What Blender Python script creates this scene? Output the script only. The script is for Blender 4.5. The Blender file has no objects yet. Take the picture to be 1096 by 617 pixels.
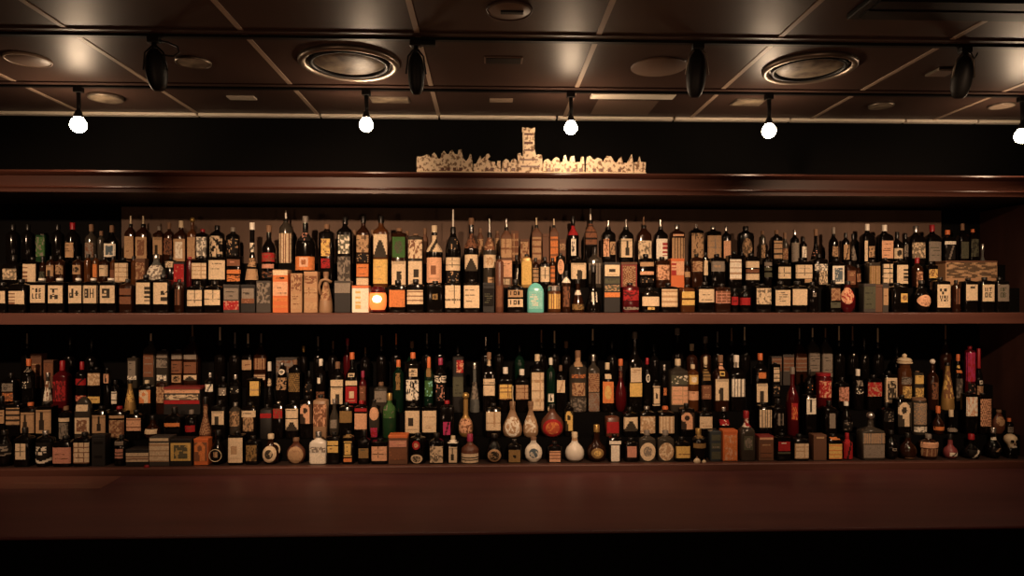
import bpy, math, random
PI = math.pi
C = bpy.context.scene.collection
F = 750.0; YAW = math.atan(26.0/750.0); ZC = 1.5; HOR = 323.0
SA, CA = math.sin(YAW), math.cos(YAW)

def ray_t(px, Y):
    return Y/(CA-(px-548.0)/F*SA)
def P(px, py, Y):
    """world point seen at photo pixel (px,py) on the upright plane at distance Y"""
    dx = (px-548.0)/F; t = ray_t(px, Y)
    return (t*(SA+dx*CA), Y, ZC+t*(HOR-py)/F)
def PZ(px, py, Z):
    """world point seen at photo pixel on the horizontal plane at height Z"""
    t = (Z-ZC)*F/(HOR-py); dx = (px-548.0)/F
    return (t*(SA+dx*CA), t*(CA-dx*SA), Z)

# ------------------------------------------------------------------ materials
def mat(name, col, rough=.5, metal=0, spec=.5, trans=0, coat=0, emit=None, estr=0, ior=1.45):
    m = bpy.data.materials.new(name); m.use_nodes = True
    b = m.node_tree.nodes['Principled BSDF']
    b.inputs['Base Color'].default_value = (*col, 1)
    b.inputs['Roughness'].default_value = rough
    b.inputs['Metallic'].default_value = metal
    b.inputs['Specular IOR Level'].default_value = spec
    b.inputs['Transmission Weight'].default_value = trans
    b.inputs['Coat Weight'].default_value = coat
    b.inputs['IOR'].default_value = ior
    if emit:
        b.inputs['Emission Color'].default_value = (*emit, 1)
        b.inputs['Emission Strength'].default_value = estr
    return m
def noisy(m, c1, c2, scale=(6, 6, 6), detail=4, lo=.35, hi=.65, bump=0):
    nt = m.node_tree; b = nt.nodes['Principled BSDF']
    tc = nt.nodes.new('ShaderNodeTexCoord'); mp = nt.nodes.new('ShaderNodeMapping')
    mp.inputs['Scale'].default_value = scale
    nz = nt.nodes.new('ShaderNodeTexNoise'); nz.inputs['Scale'].default_value = 1; nz.inputs['Detail'].default_value = detail
    rp = nt.nodes.new('ShaderNodeValToRGB')
    rp.color_ramp.elements[0].position = lo; rp.color_ramp.elements[1].position = hi
    rp.color_ramp.elements[0].color = (*c1, 1); rp.color_ramp.elements[1].color = (*c2, 1)
    nt.links.new(tc.outputs['Object'], mp.inputs['Vector']); nt.links.new(mp.outputs[0], nz.inputs['Vector'])
    nt.links.new(nz.outputs['Fac'], rp.inputs[0]); nt.links.new(rp.outputs[0], b.inputs['Base Color'])
    if bump:
        bp = nt.nodes.new('ShaderNodeBump'); bp.inputs['Strength'].default_value = bump; bp.inputs['Distance'].default_value = .002
        nt.links.new(nz.outputs['Fac'], bp.inputs['Height']); nt.links.new(bp.outputs[0], b.inputs['Normal'])
    return m

HEADWOOD = noisy(mat('dark_red_brown_wood', (.05, .02, .014), .36, spec=.22), (.040, .0140, .0095), (.066, .024, .016), (1.2, 14, 22), 5, .3, .7)
WOOD = noisy(mat('red_brown_wood', (.1, .04, .025), .42), (.080, .029, .020), (.125, .048, .034), (1.2, 14, 22), 5, .3, .7)
COUNTER = noisy(mat('counter_wood', (.07, .022, .014), .50, spec=.4), (.074, .0225, .022), (.112, .036, .034), (1.0, 10, 10), 5, .3, .7)
DARKWOOD = noisy(mat('dark_wood', (.03, .015, .01), .6), (.022, .012, .009), (.04, .020, .014), (2, 12, 12))
BACKWALL = noisy(mat('brown_back_panel', (.1, .06, .04), .7), (.085, .048, .030), (.115, .066, .042), (9, 9, 1.5))
BLACKPAINT = mat('black_paint', (.0022, .0019, .0018), .8, spec=.1)
UNDER = mat('black_under_counter', (.0015, .0015, .0015), .8, spec=.1)
FLOORM = noisy(mat('floor_boards', (.04, .025, .02), .5), (.03, .018, .014), (.05, .03, .022), (1, 12, 1))
SIDEW = noisy(mat('side_panel_wood', (.05, .02, .014), .6), (.040, .016, .011), (.06, .024, .017), (10, 10, 1.2))
CEIL = noisy(mat('brown_ceiling_panel', (.1, .06, .04), .44, spec=.17), (.054, .031, .024), (.071, .041, .032), (1.3, 1.8, 1), 3)
SEAM = mat('pale_seam_strip', (.36, .26, .19), .5)
EDGE = mat('cream_edge_strip', (.88, .78, .64), .4)
BLACKMETAL = mat('black_metal', (.006, .0055, .005), .5, spec=.3)
SATIN = mat('satin_metal', (.27, .22, .175), .40, metal=.8)
DISC = mat('plain_disc', (.17, .11, .08), .5)
RECESS = noisy(mat('diffuser_bowl', (.2, .15, .1), .5, spec=.25), (.10, .07, .05), (.33, .26, .18), (14, 14, 14))
WHITEPL = mat('pale_plastic', (.6, .5, .4), .4)
CUTOUT = noisy(mat('painted_cutout', (.7, .55, .35), .6), (.20, .11, .055), (.74, .58, .40), (70, 30, 60), 2, .40, .50)
BULB = mat('glowing_bulb', (1, .9, .8), .4, emit=(1.0, .71, .46), estr=120)
FLAME = mat('glowing_shade', (.9, .3, .08), .4, emit=(1.0, .20, .045), estr=.85)
WICK = mat('glowing_candle', (1, .8, .5), .4, emit=(1.0, .70, .34), estr=4)

GL = {
 'k': mat('black_glass', (.004, .003, .0025), .12, spec=.35),
 'a': mat('dark_amber_glass', (.022, .0075, .0035), .12, spec=.45),
 'm': mat('amber_glass', (.075, .025, .008), .14, spec=.45),
 'g': mat('dark_green_glass', (.004, .016, .009), .12, spec=.45),
 'G': mat('green_glass', (.014, .045, .018), .2, spec=.4),
 'c': mat('clear_glass', (.72, .74, .68), .05, trans=.85, ior=1.35),
 'C': mat('smoked_glass', (.042, .035, .027), .12, spec=.6),
 'E': mat('slate_glass', (.045, .055, .060), .2, spec=.5),
 'r': mat('red_glass', (.065, .004, .006), .18, spec=.45),
 'w': mat('white_ceramic', (.74, .68, .58), .22, coat=.3),
 'n': mat('brown_ceramic', (.11, .040, .022), .35),
 't': mat('tan_stoneware', (.30, .18, .10), .45),
 'q': mat('turquoise_glass', (.14, .50, .46), .2, spec=.5),
 'p': mat('pink_ceramic', (.22, .05, .05), .35),
 'y': mat('gold_lacquer', (.40, .24, .08), .35, metal=.4),
 'K': mat('grey_card', (.050, .041, .034), .7),
 'B': mat('black_card', (.010, .008, .007), .6),
 'N': mat('brown_card', (.13, .058, .030), .7),
 'T': mat('tan_card', (.42, .24, .125), .7),
 'W': mat('white_card', (.86, .80, .66), .6),
 'O': mat('orange_card', (.62, .15, .04), .6),
 'R': mat('red_card', (.20, .016, .014), .6),
}
GLW = {'k': 'black', 'a': 'dark amber', 'm': 'amber', 'g': 'dark green', 'G': 'green', 'c': 'clear', 'C': 'smoky', 'E': 'slate', 'r': 'red', 'w': 'white', 'n': 'brown',
       't': 'tan', 'q': 'turquoise', 'p': 'pink', 'y': 'gold', 'K': 'grey', 'B': 'black', 'N': 'brown', 'T': 'tan', 'W': 'white', 'O': 'orange', 'R': 'red'}
CP = {
 'b': mat('black_cap', (.008, .007, .006), .35), 'w': mat('white_cap', (.78, .72, .62), .4), 'g': mat('gold_cap', (.55, .36, .12), .3, metal=.7),
 'r': mat('red_cap', (.30, .012, .018), .4), 's': mat('silver_cap', (.55, .52, .48), .25, metal=.9), 'n': mat('brown_cork', (.20, .11, .06), .7),
 'o': mat('orange_cap', (.62, .16, .05), .45), 'c': mat('cream_cap', (.66, .54, .36), .5), 'p': mat('magenta_cap', (.32, .03, .08), .4), 'k': mat('grey_cap', (.20, .17, .14), .45),
}
CPW = {'b': 'black', 'w': 'white', 'g': 'gold', 'r': 'red', 's': 'silver', 'n': 'brown', 'o': 'orange', 'c': 'cream', 'p': 'magenta', 'k': 'grey'}
INK = {'c': (.72, .56, .37), 'w': (.84, .76, .62), 't': (.46, .29, .16), 'o': (.66, .22, .07), 'r': (.36, .020, .022), 'y': (.72, .48, .15), 'g': (.05, .13, .035),
       'k': (.24, .20, .16), 'b': (.010, .008, .007), 'n': (.20, .085, .045), 'p': (.58, .27, .19), 'q': (.26, .62, .56), 'd': (.26, .16, .06), 'l': (.72, .40, .24),
       'm': (.46, .04, .13), 'e': (.085, .085, .055), 'u': (.06, .10, .13)}
INKW = {'c': 'cream', 'w': 'white', 't': 'tan', 'o': 'orange', 'r': 'red', 'y': 'yellow', 'g': 'green', 'k': 'grey', 'b': 'black', 'n': 'brown', 'p': 'pink', 'q': 'turquoise',
        'd': 'dull gold', 'l': 'peach', 'm': 'magenta', 'e': 'olive', 'u': 'blue'}
PRINT = mat('printed_paper', (.8, .8, .8), .75, spec=.2)
_nt = PRINT.node_tree; _a = _nt.nodes.new('ShaderNodeAttribute'); _a.attribute_name = 'print'
_nt.links.new(_a.outputs['Color'], _nt.nodes['Principled BSDF'].inputs['Base Color'])

# ------------------------------------------------------------------ object helpers
def link(name, me, m, parent=None, smooth=False):
    if m: me.materials.append(m)
    if smooth: me.polygons.foreach_set('use_smooth', [True]*len(me.polygons))
    o = bpy.data.objects.new(name, me); C.objects.link(o)
    if parent: o.parent = parent
    return o
def raw(name, vs, fs, m, parent=None, smooth=False):
    me = bpy.data.meshes.new(name); me.from_pydata(vs, [], fs); me.update()
    return link(name, me, m, parent, smooth)
def box_vf(lo, hi):
    x0, y0, z0 = lo; x1, y1, z1 = hi
    return ([(x0, y0, z0), (x1, y0, z0), (x1, y1, z0), (x0, y1, z0), (x0, y0, z1), (x1, y0, z1), (x1, y1, z1), (x0, y1, z1)],
            [(3, 2, 1, 0), (4, 5, 6, 7), (0, 1, 5, 4), (1, 2, 6, 5), (2, 3, 7, 6), (3, 0, 4, 7)])
def box(name, lo, hi, m, parent=None, bev=0):
    v, f = box_vf(lo, hi); o = raw(name, v, f, m, parent)
    if bev:
        md = o.modifiers.new('edge', 'BEVEL'); md.width = bev; md.segments = 2
    return o
def prism_x(name, prof, x0, x1, m, parent=None, smooth=False):
    """closed (y,z) profile run along X"""
    n = len(prof); vs = [(x0, y, z) for y, z in prof]+[(x1, y, z) for y, z in prof]
    fs = [(i, (i+1) % n, n+(i+1) % n, n+i) for i in range(n)]+[tuple(range(n-1, -1, -1)), tuple(range(n, 2*n))]
    return raw(name, vs, fs, m, parent, smooth)
def prism_y(name, prof, y0, y1, m, parent=None):
    """closed (x,z) outline with thickness along Y"""
    n = len(prof); vs = [(x, y0, z) for x, z in prof]+[(x, y1, z) for x, z in prof]
    fs = [((i+1) % n, i, n+i, n+(i+1) % n) for i in range(n)]+[tuple(range(n)), tuple(range(2*n-1, n-1, -1))]
    return raw(name, vs, fs, m, parent)
def loft_vf(rings, seg=18, cap0=True, cap1=True):
    """rings: (z, rx, ry, exponent[, cx, cy])"""
    vs, fs = [], []
    for r in rings:
        z, rx, ry, n = r[:4]; cx, cy = (r[4], r[5]) if len(r) > 4 else (0, 0)
        for k in range(seg):
            a = 2*PI*(k+.5)/seg; c, s = math.cos(a), math.sin(a)
            vs.append((cx+math.copysign(abs(c)**(2/n), c)*rx, cy+math.copysign(abs(s)**(2/n), s)*ry, z))
    for i in range(len(rings)-1):
        for k in range(seg):
            fs.append((i*seg+k, i*seg+(k+1) % seg, (i+1)*seg+(k+1) % seg, (i+1)*seg+k))
    if cap0: fs.append(tuple(range(seg-1, -1, -1)))
    if cap1: fs.append(tuple((len(rings)-1)*seg+k for k in range(seg)))
    return vs, fs
def loft(name, rings, m, parent=None, seg=18, smooth=True, loc=None):
    v, f = loft_vf(rings, seg); o = raw(name, v, f, m, parent, smooth)
    if smooth:
        md = o.modifiers.new('crisp', 'EDGE_SPLIT'); md.split_angle = math.radians(50)
    if loc: o.location = loc
    return o
def tube(name, pts, r, m, parent=None, seg=8):
    from mathutils import Vector as V
    pts = [V(p) for p in pts]; vs, fs = [], []
    rr = r if isinstance(r, (list, tuple)) else [r]*len(pts)
    up = V((0, 1, 0.01))
    for i, p in enumerate(pts):
        d = (pts[min(i+1, len(pts)-1)]-pts[max(i-1, 0)]).normalized()
        a = d.cross(up)
        if a.length < 1e-4: a = d.cross(V((1, 0, 0)))
        a.normalize(); b = d.cross(a)
        for k in range(seg):
            t = 2*PI*k/seg; q = p+(a*math.cos(t)+b*math.sin(t))*rr[i]; vs.append(tuple(q))
    for i in range(len(pts)-1):
        for k in range(seg):
            fs.append((i*seg+k, i*seg+(k+1) % seg, (i+1)*seg+(k+1) % seg, (i+1)*seg+k))
    fs += [tuple(range(seg-1, -1, -1)), tuple((len(pts)-1)*seg+k for k in range(seg))]
    return raw(name, vs, fs, m, parent, True)
def thing(name, loc, label, cat, group=None):
    o = bpy.data.objects.new(name, None); C.objects.link(o); o.location = loc; o.empty_display_size = .02
    o['label'] = label; o['category'] = cat
    if group: o['group'] = group
    return o
def tag(o, label, cat, group=None):
    o['label'] = label; o['category'] = cat
    if group: o['group'] = group
    return o
def struct(o):
    o['kind'] = 'structure'; return o

# ------------------------------------------------------------------ printed labels
FONT = {'T': '111010010010010', 'H': '101101111101101', 'E': '111100110100111', 'L': '100100100100111', 'B': '110101110101110', 'A': '010101111101101', 'd': '001001111101111',
        '+': '000010111010000', '8': '111101111101111', 'X': '101101010101101', 'O': '111101101101111', 'Y': '101101010010010', 'U': '101101101101111', 'I': '111010010010111',
        '4': '101101111001001', '9': '111101111001111', 'J': '001001001101111', 'R': '110101110101101', '3': '111001011001111', '1': '010110010010111', '2': '111001111100111'}
def text_on(lines, u, v, x0=.14, x1=.86, y0=.18, y1=.82):
    if not (x0 < u < x1 and y0 < v < y1): return 0
    nl = len(lines); q = (y1-v)/(y1-y0)*nl; li = min(int(q), nl-1); q -= li
    ln = lines[li]; p = (u-x0)/(x1-x0)*len(ln); ci = min(int(p), len(ln)-1); p -= ci
    r = int(q*6.2); c = int(p*4.0)
    if r > 4 or c > 2: return 0
    return int(FONT.get(ln[ci], '0'*15)[r*3+c])
class Pat:
    def __init__(s, code, seed):
        s.code = code; r = random.Random(seed); s.r = r
        s.rows = [(r.uniform(.05, .3), r.uniform(.5, .95), r.random()) for _ in range(12)]
        s.noise = [[r.random() for _ in range(12)] for _ in range(12)]
        s.dy = r.uniform(-.08, .08); s.dx = r.uniform(-.1, .1)
    def nz(s, u, v):
        x, y = min(max(u, 0), 1)*10.9, min(max(v, 0), 1)*10.9; i, j = int(x), int(y); a, b = x-i, y-j; n = s.noise
        i2, j2 = min(i+1, 11), min(j+1, 11)
        return (n[j][i]*(1-a)+n[j][i2]*a)*(1-b)+(n[j2][i]*(1-a)+n[j2][i2]*a)*b
    def __call__(s, u, v):
        c = s.code[0]; nz = s.nz
        if c == '0': return 2 if nz(u, v) > .82 else 0
        if c == 'l':
            q = v*8; k = int(q); fr = q-k; lo, hi, on = s.rows[min(k, 11)]
            if 0 < k < 7 and .35 < fr < .68 and lo < u < hi and on > .35: return 1 if nz(u, (v*3) % 1) > .40 else 2
            return 0
        if c == 'x':
            if abs(v-.42-s.dy) < .035 or (abs(u-.5-s.dx) < .04 and v > .2): return 1 if nz(u, v) > .35 else 2
            return 2 if (abs(v-.75) < .03 and .2 < u < .8) else 0
        if c == 'b':
            if .3+s.dx < u < .7+s.dx and .32 < v < .68: return 1
            return 2 if (abs(v-.16) < .04 and .15 < u < .85) else 0
        if c == 'B':
            if .32 < u < .78 and .74 < v < .90: return 1
            return 2 if nz(u, v) > .8 else 0
        if c == 'g':
            if (u*3.0) % 1 < .14 or (v*4.0) % 1 < .17: return 1 if nz(u, v) > .3 else 2
            return 0
        if c == 'p':
            z = nz(u, v); return 1 if z > .62 else (2 if z > .5 else 0)
        if c == 'P':
            z = nz(u, v); return 1 if z > .48 else (2 if z > .38 else 0)
        if c == 'n':
            if v < .58 and abs(u-.5-s.dx) < .17+.06*(nz(u, v)-.5): return 1
            if v > .86 and .1 < u < .9: return 2
            return 0
        if c == 'f':
            if u < .17 or u > .83 or v < .13 or v > .87: return 0
            return 2 if nz(u, v) > .66 else 1
        if c == 'F':
            if (.06 < u < .12 or .88 < u < .94) and .06 < v < .94: return 1
            if (.06 < v < .12 or .88 < v < .94) and .06 < u < .94: return 1
            return 1 if (.35 < u < .65 and .35 < v < .65 and nz(u, v) > .45) else 0
        if c == 'v': return 1 if (u*4.5+.2) % 1 < .36 else (2 if nz(u, v) > .75 else 0)
        if c == 'h': return 1 if (v*3.4+.1) % 1 < .22 else (2 if nz(u, v) > .8 else 0)
        if c == 'e':
            d = ((u-.5)/.32)**2+((v-.5)/.32)**2
            return 0 if d > 1 else (1 if nz(u, v) > .38 else 2)
        if c == 'T':
            if abs(u-.5-s.dx) < (.08 if v > .55 else .15) and .12 < v < .92: return 1
            return 2 if (abs(v-.9) < .05) else 0
        if c == 'r':
            d = math.hypot((u-.5)/.5, (v-.5)/.5); return 0 if .72 < d < .99 else (2 if d < .3 else 1)
        if c == 'R':
            d = math.hypot((u-.5)/.5, (v-.5)/.5); return 0 if d > .78 else (1 if nz(u, v) > .42 else 2)
        if c == 'u':
            if u > .5 and .16 < v < .32: return 1
            if u > .55 and .42 < v < .62 and nz(u, v) > .35: return 1
            return 0
        if c == 'U':
            if u > .58 and (v*5) % 1 > .35 and .15 < v < .85: return 1
            return 0
        if c == '/': return 1 if abs(u-(.3+.5*v)) < .10 else 0
        if c == '^':
            return 1 if v < .9-abs(u-.5)*1.7 and v < .72 else 0
        if c == 'L':
            if u < .42 and (v*4) % 1 < .4: return 1
            return 1 if (u < .4 and v < .2) else 0
        if c == 'q':
            d = math.hypot((u-.42)/.42, (v-.66)/.34)
            if .45 < d < 1 and not (u < .3 and v < .5): return 0
            return 0 if (abs(u-.62) < .2 and v < .55) else 1
        if c == 's':
            if .62 < v < .78 and .1 < u < .8 and nz(u, v) > .42: return 1
            if .40 < v < .56 and .05 < u < .9 and nz(u, v) > .42: return 1
            if abs(v-(.06+.5*(u-.5)**2)) < .06: return 1
            return 0
        if c == 'k':
            z = nz(u, v); return 1 if z > .72 else 0
        if c == 'W':
            return 1 if ((u+v)*5 % 1 < .2 or (u-v) % .2 < .04) else (2 if nz(u, v) > .6 else 0)
        if c == 't': return text_on(s.code[2:].split('/'), u, v)
        return 0
PATW = {'0': 'plain', 'l': 'lined', 'x': 'crossed', 'b': 'dark-centred', 'B': 'black-barred', 'g': 'gridded', 'p': 'mottled', 'P': 'dark mottled', 'n': 'notched', 'f': 'dark-windowed',
        'F': 'framed', 'v': 'striped', 'h': 'banded', 'e': 'crested', 'T': 'bottle-figured', 'r': 'ringed', 'R': 'medallion', 'u': 'dark-cornered', 'U': 'side-printed', '/': 'slashed',
        '^': 'peaked', 'L': 'side-barred', 'q': 'hooked', 's': 'scripted', 'k': 'speckled', 'W': 'latticed', 't': 'lettered'}

def paper(body_at, x0, x1, z0, z1, col, code, ink, seed, parent, oval=False, depth=None):
    """a paper label that follows the front of the body. body_at(z) -> (rx, ry, n)"""
    col = INK[col]; ink2 = INK[ink]; soft = .30 if code[0] in 'lxpPvW0' and ink == 'b' else .06
    ink2 = tuple(a*soft*.8+b*(1-soft) for a, b in zip(col, ink2)); mid = tuple(a*.62+b*.38 for a, b in zip(col, ink2))
    pal = (col, ink2, mid); pt = Pat(code, seed); rnd = random.Random(seed)
    def pos(u, v):
        z = z0+(z1-z0)*v; rx, ry, n = body_at(z); x = x0+(x1-x0)*u
        q = min(abs(x)/max(rx, 1e-5), .985); x = math.copysign(q*rx, x)
        return (x, -ry*(1-q**n)**(1/n)-.0007, z)
    nx = max(6, min(26, int((x1-x0)*F/3.5*.95))); nz = max(4, min(26, int((z1-z0)*F/3.5*.95)))
    vs, fs, cs = [], [], []
    if oval:
        nr, na = 7, 26; vs.append(pos(.5, .5))
        for i in range(1, nr+1):
            for k in range(na):
                a = 2*PI*k/na; vs.append(pos(.5+.5*i/nr*math.cos(a), .5+.5*i/nr*math.sin(a)))
        for i in range(nr):
            for k in range(na):
                am = 2*PI*(k+.5)/na; rm = .5*(i+.5)/nr; cc = pal[pt(.5+rm*math.cos(am), .5+rm*math.sin(am))]
                if i == 0: fs.append((0, 1+k, 1+(k+1) % na))
                else: fs.append((1+(i-1)*na+k, 1+i*na+k, 1+i*na+(k+1) % na, 1+(i-1)*na+(k+1) % na))
                cs.append(cc)
    else:
        for j in range(nz+1):
            for i in range(nx+1): vs.append(pos(i/nx, j/nz))
        for j in range(nz):
            for i in range(nx):
                a = j*(nx+1)+i; fs.append((a, a+1, a+nx+2, a+nx+1))
                cs.append(pal[pt((i+.5)/nx, (j+.5)/nz)])
    me = bpy.data.meshes.new('paper_label'); me.from_pydata(vs, [], fs)
    at = me.color_attributes.new('print', 'FLOAT_COLOR', 'CORNER'); buf = []
    for f, c in zip(fs, cs):
        k = rnd.uniform(.84, 1.07); buf += [c[0]*k, c[1]*k, c[2]*k, 1.0]*len(f)
    at.data.foreach_set('color', buf); me.update()
    return link('paper_label', me, PRINT, parent)
# ------------------------------------------------------------------ bottles, cartons, decanters
SHAPES = {  # height fraction of the body -> width factor; exponent; depth factor
 'r': ([(0, .90), (.04, 1), (1, 1)], 2.0, 1.0),
 's': ([(0, .93), (.04, 1), (1, 1)], 6.0, .92),
 'f': ([(0, .93), (.04, 1), (.92, 1), (1, .96)], 5.0, .60),
 'd': ([(0, .55), (.06, .72), (.2, .93), (.38, 1), (.58, .97), (.76, .80), (.9, .52), (1, .36)], 2.0, 1.0),
 'o': ([(0, .50), (.05, .62), (.22, .92), (.45, 1), (.68, .95), (.85, .72), (1, .40)], 2.0, .55),
 't': ([(0, .70), (.06, .90), (.22, 1), (.38, .97), (.6, .74), (.8, .46), (1, .26)], 2.2, .62),
 'c': ([(0, .95), (.06, 1), (.3, .92), (.55, .72), (.8, .46), (1, .32)], 2.0, 1.0),
 'j': ([(0, .92), (.05, 1), (.92, 1), (1, .93)], 2.0, 1.0),
 'a': ([(0, .96), (.03, 1), (.66, 1), (.78, .93), (.88, .76), (.95, .52), (1, .16)], 4.0, .55),
 'v': ([(0, .74), (.04, .80), (.5, .92), (1, 1)], 2.0, 1.0),
}
def lerp_prof(prof, t):
    for (a, x), (b, y) in zip(prof, prof[1:]):
        if t <= b: return x+(y-x)*(t-a)/max(b-a, 1e-6)
    return prof[-1][1]
SEED = [100]
def build_item(it, label, group):
    """it: dict with metric sizes R (half width), H (full height), S (shoulder height), x, y, z"""
    SEED[0] += 1; sd = SEED[0]
    sh, R, H, S = it['shape'], it['R'], it['H'], it['S']
    flags = it['flags']
    if sh == 'x':
        D = min(R*.85, .042)
        t = thing('carton', (it['x'], it['y'], it['z']), label, 'box', group)
        lid = H*.10 if H < .22 else .022
        b = box('carton_body', (-R, -D, 0), (R, D, H-lid), GL[it['glass']], t, .002)
        box('carton_lid', (-R-.0008, -D-.0008, H-lid), (R+.0008, D+.0008, H), GL[it['cap_g']] if it['cap_g'] else GL[it['glass']], t, .002)
        body_at = lambda z: (R, D+.0012, 40)
        zmax = H-.003
    else:
        prof, n, df = SHAPES[sh]
        ry = min(R*df, .0405); nr = max(.0075, min(.0135, R*.33))
        if sh == 'j': nr = R*.80
        kind = 'jar' if sh == 'j' else ('decanter' if sh in 'dot' else 'bottle')
        if 'crock' in flags: kind = 'jug'
        t = thing(kind, (it['x'], it['y'], it['z']), label, kind, group)
        N = max(H-S, .004); rings = [(S*a, R*k, ry*k, n) for a, k in prof]
        straight = sh in 'rsfjv'
        if sh == 'a':
            N = 0
        elif straight:
            def up(f, q):
                k = nr+(R-nr)*q; e = 2+(n-2)*max(0, q*2-1); rings.append((S+N*f, k, nr+(ry-nr)*q, e))
            if sh == 'j': up(.12, .5); up(.2, 0)
            else: up(.10, .90); up(.20, .66); up(.29, .34); up(.36, .12); up(.44, 0)
            rings.append((H-(N*.44 if it['cap'][1:] == 'S' else .002), nr, nr, 2))
        else:
            k = prof[-1][1]
            rings.append((S+N*.15, (R*k+nr)/2, (ry*k+nr)/2, 2)); rings.append((S+N*.35, nr, nr, 2)); rings.append((H-(N*.44 if it['cap'][1:] == 'S' else .002), nr, nr, 2))
        loft('body', rings, GL[it['glass']], t)
        def body_at(z):
            for a, b in zip(rings, rings[1:]):
                if z <= b[0]:
                    f = (z-a[0])/max(b[0]-a[0], 1e-6); return tuple(a[i]+(b[i]-a[i])*f for i in (1, 2, 3))
            return rings[-1][1:4]
        zmax = H-.004
        cap, mod = it['cap'][0], it['cap'][1:]
        if sh != 'a' and cap != '-':
            cm = CP[cap]
            if 'S' in mod:    # slim pourer on a short collar
                loft('collar', [(H-N*.62, nr+.001, nr+.001, 2), (H-N*.45, nr+.001, nr+.001, 2), (H-N*.42, nr*.8, nr*.8, 2)], CP['b'], t, 12)
                loft('pourer', [(H-N*.44, .0050, .0050, 2), (H+.001, .0040, .0040, 2)], cm, t, 10)
            elif 'B' in mod:  # ball stopper
                rb = max(nr*1.5, .013); zz = H-.004
                loft('stopper', [(zz-.002, nr*.7, nr*.7, 2)]+[(zz+rb-rb*math.cos(a), max(rb*math.sin(a), .001), max(rb*math.sin(a), .001), 2) for a in (.45, .8, 1.2, 1.57, 2.0, 2.4, 2.8, 3.1)], cm, t, 14)
            elif 'D' in mod:  # domed lid in stacked discs
                zz = H-.004; q = R*1.12
                ld = loft('lid', [(zz, q*.6, q*.6, 2), (zz+.006, q, q, 2), (zz+.012, q, q, 2), (zz+.016, q*.8, q*.8, 2), (zz+.020, q*.95, q*.95, 2), (zz+.030, q*.8, q*.8, 2), (zz+.036, q*.4, q*.4, 2)], cm, t, 18)
                loft('lid_knob',  [(zz+.034, .006, .006, 2), (zz+.042, .012, .012, 2), (zz+.050, .012, .012, 2), (zz+.057, .004, .004, 2)], cm, ld, 12)
            else:
                L = N*.80 if sh == 'j' else (min(N*.50, .036) if 'L' not in mod else N*.62); cr = nr+(.0015 if sh != 'j' else R*.14)
                loft('cap', [(H-L, cr, cr, 2), (H-.0025, cr, cr, 2), (H, cr*.86, cr*.86, 2)], cm, t, 14)
    for q in flags:
        if q == 'handle':
            w = R*.98
            pts = [(w*.35+.028*math.sin(a)*1.0, 0, S*.98-.03*(1-math.cos(a))) for a in [i*PI/8 for i in range(9)]]
            tube('handle', pts, .0045, CP['c'] if it['glass'] != 't' else GL['t'], t)
        if q == 'crock':
            pts = [(-R*.75, -.006, S*.55), (-R*.95, -.01, S*.80), (-R*.55, -.02, S*.98), (R*.1, -.024, S*1.02), (R*.85, -.014, S*.93)]
            tube('handle', pts, .0075, GL['t'], t)
        if q == 'ring':
            pts = [(R*.80*math.cos(a), -min(R, .0405)-.001, S*.42+R*.80*math.sin(a)) for a in [i*2*PI/20 for i in range(21)]]
            tube('ring', pts, .0016, CP['c'], t, 6)
        if q == 'rope':
            tube('neck_cord', [(.002, -.014, H*.8), (.003, -.014, H*1.0), (0, -.012, H*1.25), (.002, -.01, H*1.45)], .0022, CP['c'], t, 6)
    for l in it['labels']:
        z0 = max(l['z0'], .003); z1 = min(l['z1'], zmax)
        if z1-z0 < .004: continue
        hw = R*l['wf']; ox = l['ox']
        x0, x1 = max(-R*.97, ox-hw), min(R*.97, ox+hw)
        SEED[0] += 1
        paper(body_at, x0, x1, z0, z1, l['col'], l['pat'], l['ink'], SEED[0], t, l['oval'])
    return t

def parse(txt):
    out = []
    for ln in txt.strip().splitlines():
        ln = ln.split('#')[0].strip()
        if not ln: continue
        seg = [s.strip() for s in ln.split('|')]+['', '']
        x, w, top, sh, shape, glass, cap = seg[0].split()
        it = dict(px=float(x), pw=float(w), top=None if top == '-' else float(top), sh=None if sh == '-' else float(sh), shape=shape, glass=glass, cap=cap, flags=[], lab=[], lm=None, d=None)
        for l in [s.strip() for s in seg[1].split(';') if s.strip()]:
            tk = l.split(); a, b = tk[0].split('-'); L = dict(y0=float(a), y1=float(b), col=tk[1], pat=tk[2] if len(tk) > 2 else 'l', wf=.84, ox=0., ink='b', oval=False)
            if L['pat'][0] in 'L': L['ink'] = 'n'
            for q in tk[3:]:
                if q == 'O': L['oval'] = True
                elif q.startswith('x='): L['ox'] = float(q[2:])
                elif q.startswith('i='): L['ink'] = q[2:]
                else: L['wf'] = float(q)
            it['lab'].append(L)
        for o in [s.strip() for s in seg[2].split(';') if s.strip()]:
            if o.startswith('LM='): it['lm'] = o[3:]
            elif o.startswith('D='): it['d'] = o[2:]
            else: it['flags'].append(o)
        out.append(it)
    out.sort(key=lambda i: i['px'])
    return out
ORD = ['', 'next', 'second', 'third', 'fourth', 'fifth', 'sixth', 'seventh', 'eighth', 'ninth', 'tenth']
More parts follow.
